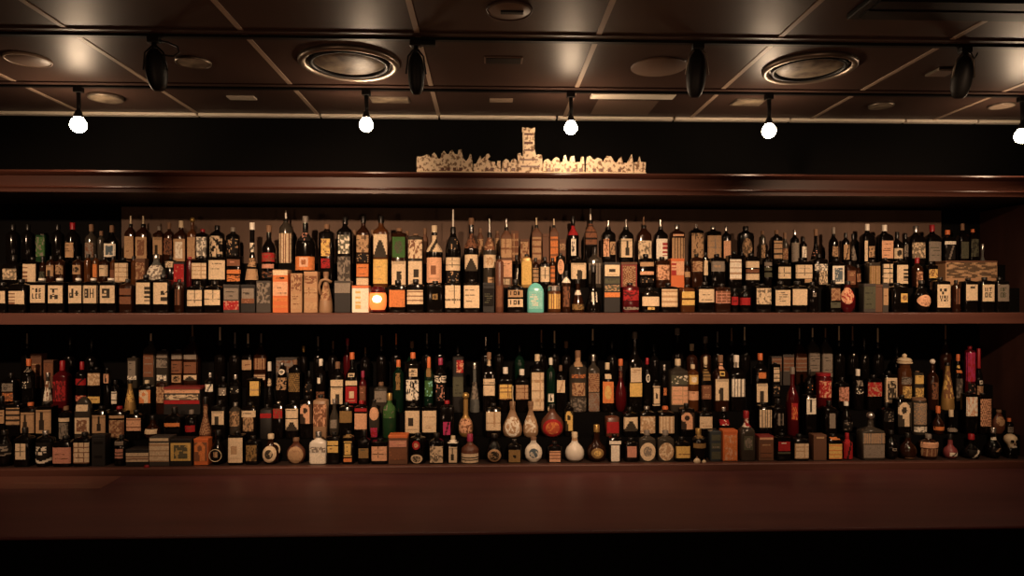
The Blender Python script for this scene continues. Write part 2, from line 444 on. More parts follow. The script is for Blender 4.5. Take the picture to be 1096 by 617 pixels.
def auto_desc(it):
    k = 'carton' if it['shape'] == 'x' else ('jar' if it['shape'] == 'j' else ('decanter' if it['shape'] in 'dot' else 'bottle'))
    g = GLW[it['glass']].split()[-1] if 'amber' in GLW[it['glass']] else GLW[it['glass']]
    L = it['lab']
    if not L:
        return f"{g} {k}" if it['shape'] == 'x' or it['cap'][0] == '-' else f"{g} {k} with {CPW[it['cap'][0]]} "+('pourer' if 'S' in it['cap'] else 'cap')
    w = lambda c: INKW[c].split()[-1]
    if len(L) == 1: return f"{g} {k}, {w(L[0]['col'])} {PATW[L[0]['pat'][0]]} label"
    if L[0]['col'] == L[1]['col']: return f"{g} {k}, {w(L[0]['col'])} {PATW[L[0]['pat'][0]]} and {PATW[L[1]['pat'][0]]} labels" if L[0]['pat'] != L[1]['pat'] else f"{g} {k}, two {w(L[0]['col'])} {PATW[L[0]['pat'][0]]} labels"
    return f"{g} {k}, {w(L[0]['col'])} {PATW[L[0]['pat'][0]]} and {w(L[1]['col'])} labels"

ROWS = {
 'UF': dict(Y=3.475, z=ZC-.055, nk=7, name='upper-shelf front row'),
 'UM': dict(Y=3.575, z=ZC+.070, nk=12, name='upper-shelf middle row'),
 'UB': dict(Y=3.675, z=ZC+.195, nk=12, name='upper-shelf back row'),
 'LF': dict(Y=3.475, z=ZC-.795, nk=12, name='lower-shelf front row'),
 'LM': dict(Y=3.572, z=ZC-.690, nk=12, name='lower-shelf second row'),
 'LB': dict(Y=3.669, z=ZC-.578, nk=18, name='lower-shelf third row'),
 'LT': dict(Y=3.766, z=ZC-.455, nk=26, name='lower-shelf topmost row'),
}
def build_row(key, txt):
    rw = ROWS[key]; its = parse(txt); Y = rw['Y']
    for _ in range(3):
        for a, b in zip(its, its[1:]):
            gap = b['px']-a['px']-.35; s = (a['pw']+b['pw'])/2
            if s > gap: k = gap/s; a['pw'] *= k; b['pw'] *= k
    for i, it in enumerate(its):
        t = ray_t(it['px'], Y); m = t/F
        it['x'] = P(it['px'], 300, Y)[0]; it['y'] = Y; it['z'] = rw['z']+.0008; it['R'] = it['pw']*m/2
        zof = lambda py: ZC+(HOR-py)*m*.992-rw['z']
        ys = [l['y0'] for l in it['lab']]
        sh = it['sh'] if it['sh'] is not None else ((min(ys)-2.5) if ys else {'UF': 303, 'UM': 280, 'UB': 252, 'LF': 471, 'LM': 438, 'LB': 405, 'LT': 386}[key])
        if it['shape'] == 'x': top = it['top'] if it['top'] is not None else sh-1
        else: top = it['top'] if it['top'] is not None else sh-rw['nk']
        it['H'] = max(zof(top), .05); it['S'] = min(max(zof(sh), .03), it['H']-.006) if it['shape'] != 'a' else it['H']
        it['cap_g'] = it['cap'] if (it['shape'] == 'x' and it['cap'] in GL and it['cap'] != 'b') else None
        it['labels'] = [dict(z0=zof(l['y1']), z1=zof(l['y0']), col=l['col'], pat=l['pat'], wf=l['wf'], ox=l['ox']*m, ink=l['ink'], oval=l['oval']) for l in it['lab']]
    lms = [i for i, it in enumerate(its) if it['lm']]
    for i, it in enumerate(its):
        d = it['d'] or auto_desc(it)
        if it['lm']: lab = f"{d}, {rw['name']}"
        else:
            j = min(lms, key=lambda q: abs(q-i)); n = abs(j-i); side = 'right' if i > j else 'left'
            lab = f"{d}, {rw['name']}, {ORD[n]} {side} of {its[j]['lm']}"
        while len(lab.replace(',', '').split()) > 16 and not it['d'] and ' and ' in lab.split(', '+rw['name'])[0]:
            a, b = lab.split(', '+rw['name']); lab = a.rsplit(' and ', 1)[0]+' label, '+rw['name']+b
        build_item(it, lab, 'bottles and boxes on the '+rw['name'])
        if len(lab.replace(',', '').split()) > 16: print('LONG', lab)
# x width top shoulder shape glass cap | y0-y1 colour pattern ... | notes       (sizes as read off the photo, turned into metres above)
UF = '''
3 17 - - s k b | 312-325 c t:H
23 19 - 306 s k b | 312-326 c L
45 18 298 303 s k w | 305.7-324.5 c t:THE/LEB | LM=two-line lettered flask; D=black flask, cream label with two lettered lines
64 18 298 303 s k w | 306-325 c t:I/A
84 16 298 303 s k w | 306-325 c t:d+ .98
100 16 298 303 s k w | 306-325 c t:8H .98
119 18 298 303 s k w | 306-325 c t:9 
137 14 - 306 s a b | 309-316 n l; 318-326 n l
156.5 17 - 301 s k b | 303-326 c U | LM=side-printed flask; D=black flask, tall cream label printed down one side
175 17 - 301 s k b | 303-326 c u
192 10 - 306 r a b | 310-327 n v .6
211 17 - 308 s k b | 311-328 c x .9
230 18 - 308 s k b | 311-327 c x .9
250 16.5 305 305 x K b | 309-321 k l .9; 322.5-332 r p .98 i=p | LM=red-based carton; D=small grey carton with bright red base panel
267.5 15 305 305 x B b | 309-320 k l; 320-325 n 0 .9 i=p
284 15 301 301 x K b | 303-325 k P .9
302 16 289 289 x O T | 290-295 c l .98; 296-300 o e .98; 302-317 l l .98; 319-323 o 0 .98 i=n; 327-330 o l .98 | LM=orange-striped carton; D=tall carton in peach and orange stripes
318.5 12 293 293 x T T | 294-312 t P .9 i=n; 315-331 t l .9 i=n
334 14 291 291 x T T | 296-304 t P .9 i=n; 308-319 t x .95 i=n; 324-332 t h .95 i=n
349 15 291 300 c t n | 306-322 t P .8 i=n | crock; LM=tan jug; D=tan stoneware jug with a looping ribbon handle
368 17 301 301 x B K | 303.5-314 k l .96 i=e
387 17.5 306 306 x W O | 309-331 w L .76 x=1.5 i=y | LM=white glowing carton; D=bright white carton with orange edge beside the candle lamp
426 19 - 307 s k b | 311-329 o 0 .88 i=n | D=black flask, plain orange label
445 19 - 306 s k b | 311-326 c h .9 i=n
466 18 301 306 f k b | 315-321 d e .3
485 18 299 304 s k b | 306-330 c x .88
505 18 299 304 s k b | 306-330 c l .9
523 12 303 303 x B b | 309-328 b l .9 i=e
534.5 9 274 281 r n b | 306-329 n 0 .7 | LM=slim russet bottle; D=tall slim russet brown bottle
551.5 17 299 308 s k b | 311-318.5 t t:XOX .92; 320.5-329 c t:XOX .92
573 18 303 303 a q - | 312-331 q l .80 i=w | LM=turquoise flask; D=bright turquoise round-topped flask with paler front label
593 15 306 313 j m s | 315-331 y v .8 i=n | D=amber jar of gold contents under silver lid
606 10 290 303 r a b | 294-303 w 0 .98; 307-329 n p .7
618.5 14 299 309 c a b | 311-316 w l .9; 326-332 d p .9
635 17 284 308 c k b | 313-324 b v .4 i=w | D=black bell-shaped bottle with long neck
654 17 281 281 x B b | 284-296 c b .92; 298.5-304 e l .92; 305.5-312 e p .92 i=t; 313.5-318.5 o l .98 | LM=tall many-labelled carton; D=tall black carton with cream, olive and orange label bands
674 18 303 308 s r b | 311-322 r p .9 i=b; 329-332 k k .9 | D=dark red square flask
695 19 308 314 s k b | 318-328 c l .96; 329-332 y p .4
715 18 303 308 s k b | 310-329 c h .94 i=t
735 15 305 310 s m b | 312.5-319.5 y l .9 i=n; 321.5-327 y 0 .9
754 18 302 308 s k b | 310-324 c l .9
772 16.5 304 309 s a b | 312-325 n g .96 i=p
786 8 309 316 r k b | 318-327 r l .9
797 12 306 316 r k b | 319-327 r 0 .98
815 17 304 307 s k b | 309-326 c p .92 | LM=mottled cream flask; D=black flask with mottled picture on cream label
835 18 - 308 s k b | 311-327.5 c l .9
853 18 - 308 s k b | 310-327 c l .88
869 13 302 309 r k b | 314-318 k e .3
892 13 300 306 s k b | 309-322 n W .8 i=t; 324-330 e l .9
907 18.5 301 309 o r b | 308-326 l p .78 x=-1.5 i=r O | LM=red round flask; D=round red flask with peach crested disc
928 13 304 304 x K b | 307-331 e l .96
939 8.5 305 305 x N b |
946.5 7 304 304 x K b | 309-327 t l .8 i=n
960 17 303 308 s k b | 314.5-324 y e .5 x=4 i=n
986 17.5 300 308 d k b | 316-328.5 l l .86 O i=n | LM=peach-oval flask; D=dark round flask with peach oval label
1006 16 297 302 s k b | 305-329.5 c t:Y/YX .88
1023 9 300 307 r a b | 309-326 n v .5
1036 14.5 298 302 s k b | 305-322 c B .86
1053.5 15 297 302 s k b | 305-323 c t:UI/OE .86
1069.5 14.5 297 302 s k b | 305-323 k t:UE/OB .84 i=e | LM=grey gridded flask; D=black flask with grey-cream lettered label nearest the side panel
'''
UM = '''
15 17 - 285 s k b | 288-300 c P .84
35 18 275 281 s k b | 283-302 c L .92
46 8 - 286 r a b | 291-299 e p .8
55 10 274 281 r a b | 284-296 t n .8
65 10 274 281 r a b | 284-294 t p .82
84 11 274 281 r a b | 284-294 t e .75
94.5 8 272 280 r m b |
103 8 272 280 r m b | 283-297 o 0 .6 i=n
112 11 275 281 r a b | 284-296 c l .9
121.5 7 274 282 r m b | 289-301 n l .8
132.5 15.5 276 280 s k b | 282-302 c g .96 i=t | LM=gridded flask; D=flask with wide cream gridded label
143.5 6.5 274 282 r m b |
152 11 277 277 x N b | 281-299 n p .9 i=t
167.5 19 272 281 d c s | 284-301 k P .8 i=w | LM=frosted decanter; D=pale frosted glass decanter with sparkling cut sides
183 9.5 275 279 s k b | 280-286.5 c p .96
193.5 11 281 281 x B b | 283-302 r v .96 i=l | D=carton with red upright stripes
203.2 7 275 280 r r r | | LM=slim red bottle; D=slim dark red bottle
215.5 17 274 279 s k b | 282-299 c g .92 i=t
234.5 18 272 277 s k b | 279-299.5 c l .95 | D=black flask, large cream lined label
252 15 271 275 s k b | 278-285 n l .9 i=p; 289-293.5 o 0 .96 i=n; 295-301.5 o p .9
270 15 238 271 c k w | 260-270 w / .98; 276.5-286 t p .9; 288-300 t l .9 | LM=white-tipped bottle; D=black long-necked bottle with white tip and white swoosh
288 15 241 267 r k n | 271-280.5 r p .94 i=n; 283-287.5 p l .85; 291-298 b p .8 i=n
327 21 231 262 r k k | 246-258 b k .6 i=p; 275-289.5 o 0 .98 i=n; 276-286 w e .42
350 15.5 240 250 s k n | 256-274.5 y p .6 i=n; 277-287.5 r p .6 | LM=black rounded bottle; D=black square-shouldered bottle, yellow picture label over red one
369.5 16 232 249 s k b | 252-272 w P .74 i=e; 275-303 k P .84 i=b
389 14 231 250 s a b | 252-270.5 t p .9; 272-281 b k .9 i=t; 283-296.5 o l .9 i=n; 298-305.5 c l .9
408 16 231 249 s m b | 251-276 c ^ .9; 278-304 y l .94 i=t | D=bottle with necktie-shaped mark over large yellow label
427.5 16 244 251 s a n | 254-276 g e .84 i=e; 280-305 c n .92 | LM=green-labelled bottle; D=amber bottle, green upper label over cream lower label
445 16 250 254 s C n | 257-277 c p .92 i=n; 280-306 c b .9
465 18 241 271 r k c | 252-270 c / .98 i=b; 276-303 l b .86 i=n | D=cream-swooshed bottle with orange-framed label
485 17 224 268 r k wS | 254-267 b k .6 i=t; 276-290 c x .88; 291-303 b k .8 i=t | LM=pale-capped tall bottle; D=black tall bottle with long pale cap
504.5 16 233 268 r k n | 250-266 n p .9 i=b; 273-290.5 c ^ .84
524 14 234 269 r C sS | 254-268 n k .8 i=t; 273-287 c e .9 i=t; 297-304 t l .5 x=1.5
542 13 234 255 s N sS | 256-276 t x .95 i=n; 279-297 l l .9 i=n; 299-305 c W .7
553 9 273 284 c k b | 287-309 b / .5 i=w
563.5 11.5 272 277 f y b | 280-305 y 0 .94 i=d | LM=yellow flask; D=plain yellow rounded flask
573.2 7.5 276 284 r a b | 287-302 t h .8
583 11 275 283 s k b | 286-302 c x .96
591.5 6 276 282 r a b | 285-303 o h .8 i=n
600 10 271 275 f k b | 277.5-294 l l .7 O i=n
618.5 17 275 279 s k b | 282-299 c n .94 x=0
636.5 15 264 279 s C b | 282-304 k v .96 i=b
672 17 281 281 x R N | 285-309 n W .8 i=t | LM=red window carton; D=red-brown carton with tan windowed front
691 16 272 278 s k b | 281-285.5 t l .92; 291-294.5 l 0 .92; 298-303 b k .9 i=t
708.5 15 275 280 s a b | 284-300 l p .98 i=n
723.8 14 277 277 x O b | 280-295 l L .98 i=r
735.2 7.5 280 288 r a b | 291-297 t 0 .8
745.3 12 272 277 s a b | 280-291 t p .96 i=n
755 6 270 276 r k b | 279-295 c 0 .7
767 15 272 277 s k b | 280-291 k l .96 i=t
785.3 14.5 269 274 s k b | 278-299.5 w h .86 i=t | LM=pale shield flask; D=black flask with big pale shield label
803.5 15 271 276 s k b | 280-287 c l .96; 288.5-292.5 n l .96; 293.5-300 c 0 .96
821 10 272 278 r k b | 281-285 k 0 .8; 286.5-290 e l .8; 292-297 e l .8
837.5 14.5 279 283 s k b | 286-298.5 c x .94
857.5 19 276 281 s k b | 284-298.5 c x .94; 299-303 t l .4 x=4
876 15.5 272 279 s k b | 283-290 w P .9; 290-305 c P .6 x=2 | LM=patchwork flask; D=black flask with patchy white label
894.5 14 277 282 s k b | 285-304 w f .9 i=u
909 11 280 287 s a b | 290-305 n l .8 i=t
918 6 283 290 r a b | 293-302 n p .7 i=t
933.5 13 278 282 s C b | 285-304.5 d v .9 i=t
947.2 12.5 276 281 s k b | 283-304 c g .92
963 13 277 281 s k b | 284-304 c U .92 | LM=sloped cream flask; D=dark flask with tall cream side-printed label
981.5 12 276 288 r a r | 291-312 n p .6 i=l
996 11.5 280 285 s k b | 288.5-298 y p .8 i=n
1034 56 279.5 279.5 x T N | 281.5-298 t P .97 i=b | LM=long carton; D=long horizontal tan carton with swirling dark picture
'''
UB = '''
14 13 - - r k b |
30 12 - - r k b |
45.5 10 250.5 251 s G k | 254-275 g p .9 i=k | LM=green bottle; D=dim green bottle with green label
62 12 - - r k b |
78 14 238 254 r k r | 238.5-241 w 0 .8; 260-276 t l .7 x=-1 | D=black bottle, tan label, white-topped red cap
98 13 240 256 r C n | 260-276 k p .7 i=n
108.5 8 247 257 r C n |
120 13 241 259 s k n | 261-275.5 w f .94 i=u | LM=teal-square bottle; D=bottle with white label framing dark teal square
140 10.5 231 251 s a cS | 253-277 t l .9 i=n
153.5 13 231 251 s a cS | 254-277 t f .9 i=n
170.5 10.5 242 251 s a k | 254-273 t n .9
181.2 9.5 238 252 s a n | 255-273 n p .9
194 13 236 253 s a c | 256-280 t f .92 i=w
206 9 237 251 s m gB | 254-277 t 0 .9 i=n
217 11.5 245 251 s k r | 254-276 w P .96
232.5 15 241 251 r k b | 253-275 b P .9 i=c | LM=flower-specked bottle; D=black bottle with white flower specks
249.5 14 243 253 r k k | 256-276 b k .9 i=t
306 14 225 246 r C wS | 250-288 c v .92 i=n | LM=pale-striped bottle; D=tall bottle with long white spout and upright pale stripes
379.5 7 246 257 r n n |
398.8 7 246 257 r n n |
436 6.5 247 257 r n n |
455 7 244 257 r N n |
514 7 244 254 r N n | 256-275 t p .9 i=n
532.2 5 247 252 r N n | 255-279 t l .9 i=n
551 8 247 247 x N b | 250-280 n g .9 i=t
561.5 10 256 256 x N b | 259-279 t p .9 i=n
574.2 10.5 233 251 s N cS | 254-279 t h .9 i=n | LM=slim tan bottle; D=slim tan-labelled bottle with thin pale spire
584 7 250 256 x N b |
592.8 9.5 234 250 s N cS | 253.5-282 o h .84 i=n
601.8 7 256 259 x N b | 261-268 t p .9
613.2 12.5 231 253 r k b | 241.5-252 r 0 .9; 256-274 w t:B/E/I/E .42 i=b | LM=red-necked bottle; D=black bottle with red neck band and white upright label
632 13.5 223 252 s k wS | 239-263 n h .9 i=b
651 14.5 236 252 s k sS | 256-275 l p .42 x=-3.2 i=n; 259-273 t p .4 x=3.6
670 15 235 253 s k sS | 256-276 c T .86 x=-1
689 15 232 253 s a nS | 258-278 c p .94 | LM=spired mottled bottle; D=bottle with brown spire and mottled cream label
707 14 235 253 s k sS | 256-277.5 w U .84 i=r | D=bottle, white label printed in red
724.5 14.5 240 250 s a s | 251-253 l 0 .8; 255-278 t v .92 i=b
745 14 240 248 s k sS | 250-278 t p .9
763 15.5 242 249 s k s | 252.5-277 t x .96 i=k
777.2 9 242 253 s k s | 258-277 l 0 .84 i=t
798 16.5 242 251 f k b | 255-275 t P .66 O i=b | LM=oval-faced bottle; D=broad black bottle with pale oval face label
816 7 247 255 r C n | 262-276 t p .6
831 11 246 255 s k n | 258-278 t h .84
840 7 249 262 r C n | 266-278 n p .8 i=t
850.5 9 246 257 r k s | 260-281 k 0 .9
859.5 8 254 262 r k b | 264-276 w / .6 i=k
873 11 245 262 c k n | 266-276 b k .8 i=p | LM=tall-necked purple bottle; D=dark bottle with specked base and tall neck
892 10 243 260 r k k | 264-275 t p .6
905 8 249 259 r k b | 262-278 t / .8
913 7.5 250 262 c k b | 264-279 k p .7
928 13 239.5 254 s k w | 258-280 c 0 .24 x=-4; 264-276 t p .5 x=2 | LM=white-capped thin-label bottle; D=dark bottle with white cap and slim pale side label
946.5 14.5 240.5 254 s k w | 258-277 l l .84 i=n
960 11 248 262 r k b | 266-277 c e .84
969 5.5 250 260 r k b | 262-275 k p .8
980 15 241.5 256 s k s | 260-277 c P .94
997.5 14 240.5 255 s k r | 259-280 k l .94 i=e | LM=red-topped grey-label bottle; D=dark bottle with red cap and grey lined label
1014 13 246 256 s k o | 258.5-262 w 0 .94; 263-278 b / .7 i=k
1030 10 239 254 s k n | 259-277 e 0 .8
1041 9 245 252 s k o | 256-275 e p .9
1051.5 6 261 273 c c s |
'''
LF = '''
5 21 462 471 d k b | 476-488 b s .9 i=k
27 17 - 471 s k b | 475-492 c x .62
49 18 462 471 r k s | 474-496 b s .94 i=w | LM=scripted black bottle; D=round black bottle with white script and arc
70.5 20 468 474 s k b | 479-496 p l .95 i=n
91 18 464 471 s k b | 474-496 c g .92 i=n
108.5 14 466 470 x B b | 473-476 b l .7 i=t; 488-491 b l .6 i=t
130.5 15 467 474 r k b | 473-477 k l .6; 481-491 p h .56 i=b
151.5 24 481 481 x B b | 484.5-494 c h .97 i=n
174.5 21 468 468 x K K | 469-472 c l .92; 474-494 c h .97 i=t
197.5 22 470 470 x B b | 474-493 y f .94 i=e | LM=gold-framed carton; D=wide carton with gold frame around dark picture
217.5 14.5 470 470 x O b | 474-494 o q .92 i=n | D=orange carton with dark hooked scribble
233.5 16 462 473 d k b | 483-491 b R .4 i=t | ring
254 16 463 467 s k b | 469-495.5 c b .94 i=t | LM=tall cream-labelled bottle; D=square bottle with tall cream label and small grid mark
271 14 468 474 s k b | 477-494 d p .78 i=b
290 18 466 476 d a c | 478-495.5 c e .82 O | handle; LM=handled jug decanter; D=dark decanter with cream oval and looped tan handle
317 20 470 477 o n n | 479-497 t 0 .82 O i=n | D=flat round decanter, tan disc label
341 18.5 463 476 f w s | 479-485 k p .9 i=w; 486-497.5 w 0 .9 i=c | LM=white crock bottle; D=white ceramic flask with dark crossed band
357.5 14 464 469 s k b | 472.5-477 y l .8 i=n; 478-485 y l .8 i=n
373.3 13 463 469 s k b | 465-469 d l .8; 473-489.5 y F .66; 491-495 o 0 .66
390 13 - 474 s k b | 480.5-491 d l .8 i=e
407 17.5 471 474 s k b | 478-493.5 l x .93
427 20 466 466 x N O | 471.5-478.5 p l .9 i=l; 480-492 n 0 .9 i=o | LM=copper carton; D=copper-coloured carton with lighter upper panel
447.5 17 465 470 r k b | 472-481.5 r e .50 x=-1.5 i=l O; 486.5-497.5 c R .74 x=-1 O | D=black bottle, pink disc above cream oval
467.5 16 465 474 s k b | 478-495.5 c p .85
485 13 468 475 s k c | 471.5-475 w l .96; 479-496.5 c T .66 i=b | D=black bottle, cream label with upright bar
503 19 466 483 r n p | 486-498 c h .95 | LM=three-barred bottle; D=pink-capped bottle, cream label with dark bars
529 18 466 474 d k b | 481-495 t R .80 O i=b | D=dark round decanter with gold ringed medallion
550.5 15 472 478 s k b | 482-496 d F .82
571 19 469 476 o w n | 477-498 w e .92 O i=u | LM=white oval flask; D=white oval flask with dark blue crest
593.5 15 474 479 s k b | 483-495 l h .78 i=n
615 20.5 464 475 d w c | 493-495.5 k 0 .9 i=n; 466-473 t l .8 | LM=white ceramic decanter; D=round white ceramic decanter with cream neck
638.5 21 456 474 d a g | 480-491 d e .64 O i=y | D=round amber decanter with gold medallion
657.5 14 466 470 s k b | 472.5-476 w l .9; 477-496 w 0 .64 i=l
675 15 470 475 s k b | 478-490 p 0 .66 i=k
692.3 18 462 472 f C k | 474.5-495 c e .92 O i=k | LM=grey-shouldered oval flask; D=smoky flask with pale oval crest
712 18 462 472 f C k | 474.5-495 c P .9 O i=t
729.5 16.5 469 475 s k b | 478-490.5 y l .98 i=n
747.5 16 460 472 r k g | 465-470 d p .8; 475-480 d l .84
764.8 12.5 460 463 s E b | 466-472 e l .8; 475-481 e l .8 i=k; 484-492 e 0 .8
779.5 15.5 461 464 x O O | 466-493 o p .84 i=l | LM=bright orange carton; D=bright orange carton with pale lettering
798.5 16 441 464 s C r | 467-482 e R .6 i=k; 445-458 r P .9 i=w | D=grey bottle under red floral cap
817.5 16 467 467 x N R | 468.5-471 l 0 .9; 475-485 n l .8 i=t; 486-490 n 0 .8
836.5 16 465 469 s k b | 473-483 r l .8 i=w; 484-486 e 0 .84
855 17 466 471 s k b | 475-491 c g .88 i=t | LM=pale gridded bottle; D=black bottle with pale gridded label
875 14 466 466 x N b | 468-470 t 0 .6
891 16 466 471 s k b | 469-471 o l .6; 475.5-491.5 y h .88 i=o
906.5 11 465 476 r k r | 470-492 r / .9 i=b
931.5 25 450 463 s C sB | 464-475 k W .94 i=t; 476-490 k 0 .9 i=e | LM=clear glass decanter; D=wide clear glass decanter with ball stopper
953.5 15 462 470 d k b | 480-483 k e .3
971.5 18 465 474 d a b | 490-494 n p .6 i=t
993.5 20 466 475 v a k | 474-480 l 0 .98 i=t; 481-489 n v .9 i=t | LM=pale-rimmed cup jar; D=dark tapered jar with pale rim band
1017 14 466 478 d p b | 485-489 w / .6 i=b
1039.5 18 466 478 d k r | 482-491 b / .7 i=w | LM=red-hooded decanter; D=dark round decanter under red cap
1063 15 459 471 d k s | 469-472 w l .9; 480-484 b / .7 i=t
'''
LM = '''
2 13 - - s k b | 439.5-454 t l .9
17.5 15.5 430 434 s k b | 437-456 t h .92
33 15.5 432 439 s k o | 442-464 t T .94
50.5 17 432 436 s k b | 439-464 t T .94 | LM=figured label bottle; D=dark bottle, tan label with black bottle silhouette
71 14 436 444 r k n | 448-452 c l .8; 453-470 k p .7 i=b
90 17.5 426 432 a C - | 434-441 c 0 .7; 448-465 c f .86 i=n | LM=arched bottle; D=smoky arched bottle with cream barred label
109 15 436 441 s k b | 445-464 t T .92
128 16.5 436 442 s k r | 445-448 t l .95; 450-469 t P .95 i=n
146 16 440 445 s k b | 448-461.5 l h .94 i=n
163.5 16 446 455 d a b | 460-465 c l .8
187 17 437 448 s k b | 453-457 o 0 .94 i=n | LM=orange-banded bottle; D=dark bottle with single orange band
205 13 440 449 r k k | 456-463 r l .8 i=n
220 13 426 445 c n b | 436-466 n W .9 i=t | LM=latticed bottle; D=tapered brown bottle in tan lattice
235.5 15 430 437 s k b | 440.5-455 c n .84
252 12 432 440 r C s | 441-457 t P .86
268 15.5 432 437 s k b | 440-447 c l .95; 447-462 t p .7
286 14 434 440 s B b | 443-448 r l .9 i=n
298.5 12 431 435 s k s | 438-448.5 r p .86 i=n
313.8 14 430 435 s k b | 438-448 c l .94; 449-461.5 c ^ .94 | LM=stepped cream bottle; D=dark bottle with cream label notched below
329 14 425 430 s k b | 433-454 l q .9
343.5 15 424 430 s t b | 433-457 l P .94 i=n
358 12 428 439 d C s | 450-459 k 0 .6
371 14.5 432 437 s k b | 440.5-453 d l .94 i=e
387 14 430 437 s k r | 437.5-441 r l .9 i=l; 443-460 l 0 .92 i=t | LM=red-banded pale bottle; D=bottle with pale plain label under red band
400.5 11.5 429 434 o C b | 437-451 l 0 .9 O i=t; 459-470 r p .6 i=m
417 15 422 440 r G g | 428-448 g k .8 i=k
442 16 434 437 s k b | 440-464 c b .94
460 16 433 437 s k b | 440-463 c l .92 i=t | LM=cream shirt-label bottle; D=dark bottle with large cream lined label
478.5 15 430 437 s k r | 452-466 m / .5 i=b
498.5 15.5 428 446 d y gB | 449-464 n P .9 i=l | LM=gilt figurine decanter; D=ornate gilt decanter with ball top
528 16.5 433 438 s k b | 441-461 c x .93 i=t
548.5 21 431 440 t t n | 447-468 t P .76 i=w O | rope; LM=ship decanter; D=tan teardrop decanter with picture and neck cord
568 16.5 431 440 t t n | 446-464 w P .74 i=t
591 25 434 443 d n b | 449-468.5 r R .84 O i=o | LM=red wax decanter; D=brown pear-shaped decanter with big red oval seal
609 9.5 432 438 s k b | 441-462 y q .96
655 14.5 443 448 s n b | 452-464 r 0 .9 i=n
674 15.5 437 444 s k b | 447-462 c ^ .96
692 16.5 436 443 s k s | 446-464 c P .95 i=t
712 17 436 443 s k o | 446-464 c v .95 i=t | LM=cream striped bottle; D=dark bottle with upright-striped cream label
734.5 15.5 433 439 s k b | 442-460 l q .9
754 14.5 438 443 s k b | 446.5-459 c l .94 i=t
774.5 13 437 446 d k s | 450-456 r k .8 i=w
817 15 432 436 s k b | 439-458 c v .86 | LM=dark-striped label bottle; D=dark bottle, cream label with dark stripes
832.5 14 428 438 s k b | 443-456 b v .5 i=k
848 13 394 428 r r k | 432-450 r p .5 i=o | LM=tall red bottle; D=tall glossy red bottle
866 12 420 424 s k b | 427-444 w T .84
887 13.5 430 439 s k b | 443-459 k 0 .48 x=1
905.5 13 431 440 d k w | 452-462 b k .8 i=k
948.5 13 432 440 s k b | 441-452 b k .8 i=k
965 15.5 424 428 s k b | 431-457 c q .95 i=b | LM=cream hooked-label bottle; D=dark bottle with cream angled border label
983 15.5 427 430 j C n | 432-455 k W .9 i=t; 457-463 w p .9 | D=pale latticed jar
1004 12 436 456 v a o | 457.5-461.5 o 0 .95
1018 12 440 458 d k c | 459-463 k 0 .9
1037 13 420 423 s k b | 425.5-446 l P .95 i=w | LM=pale pink-label bottle; D=bottle with pale pink mottled label
1051.5 13 422 425 s k b | 427.5-457 l W .9 i=n
1080 8 449 455 r k oL | 458-464 k l .8
1069 14 440 445 o n n | 447-457 t k .7 O i=n
'''
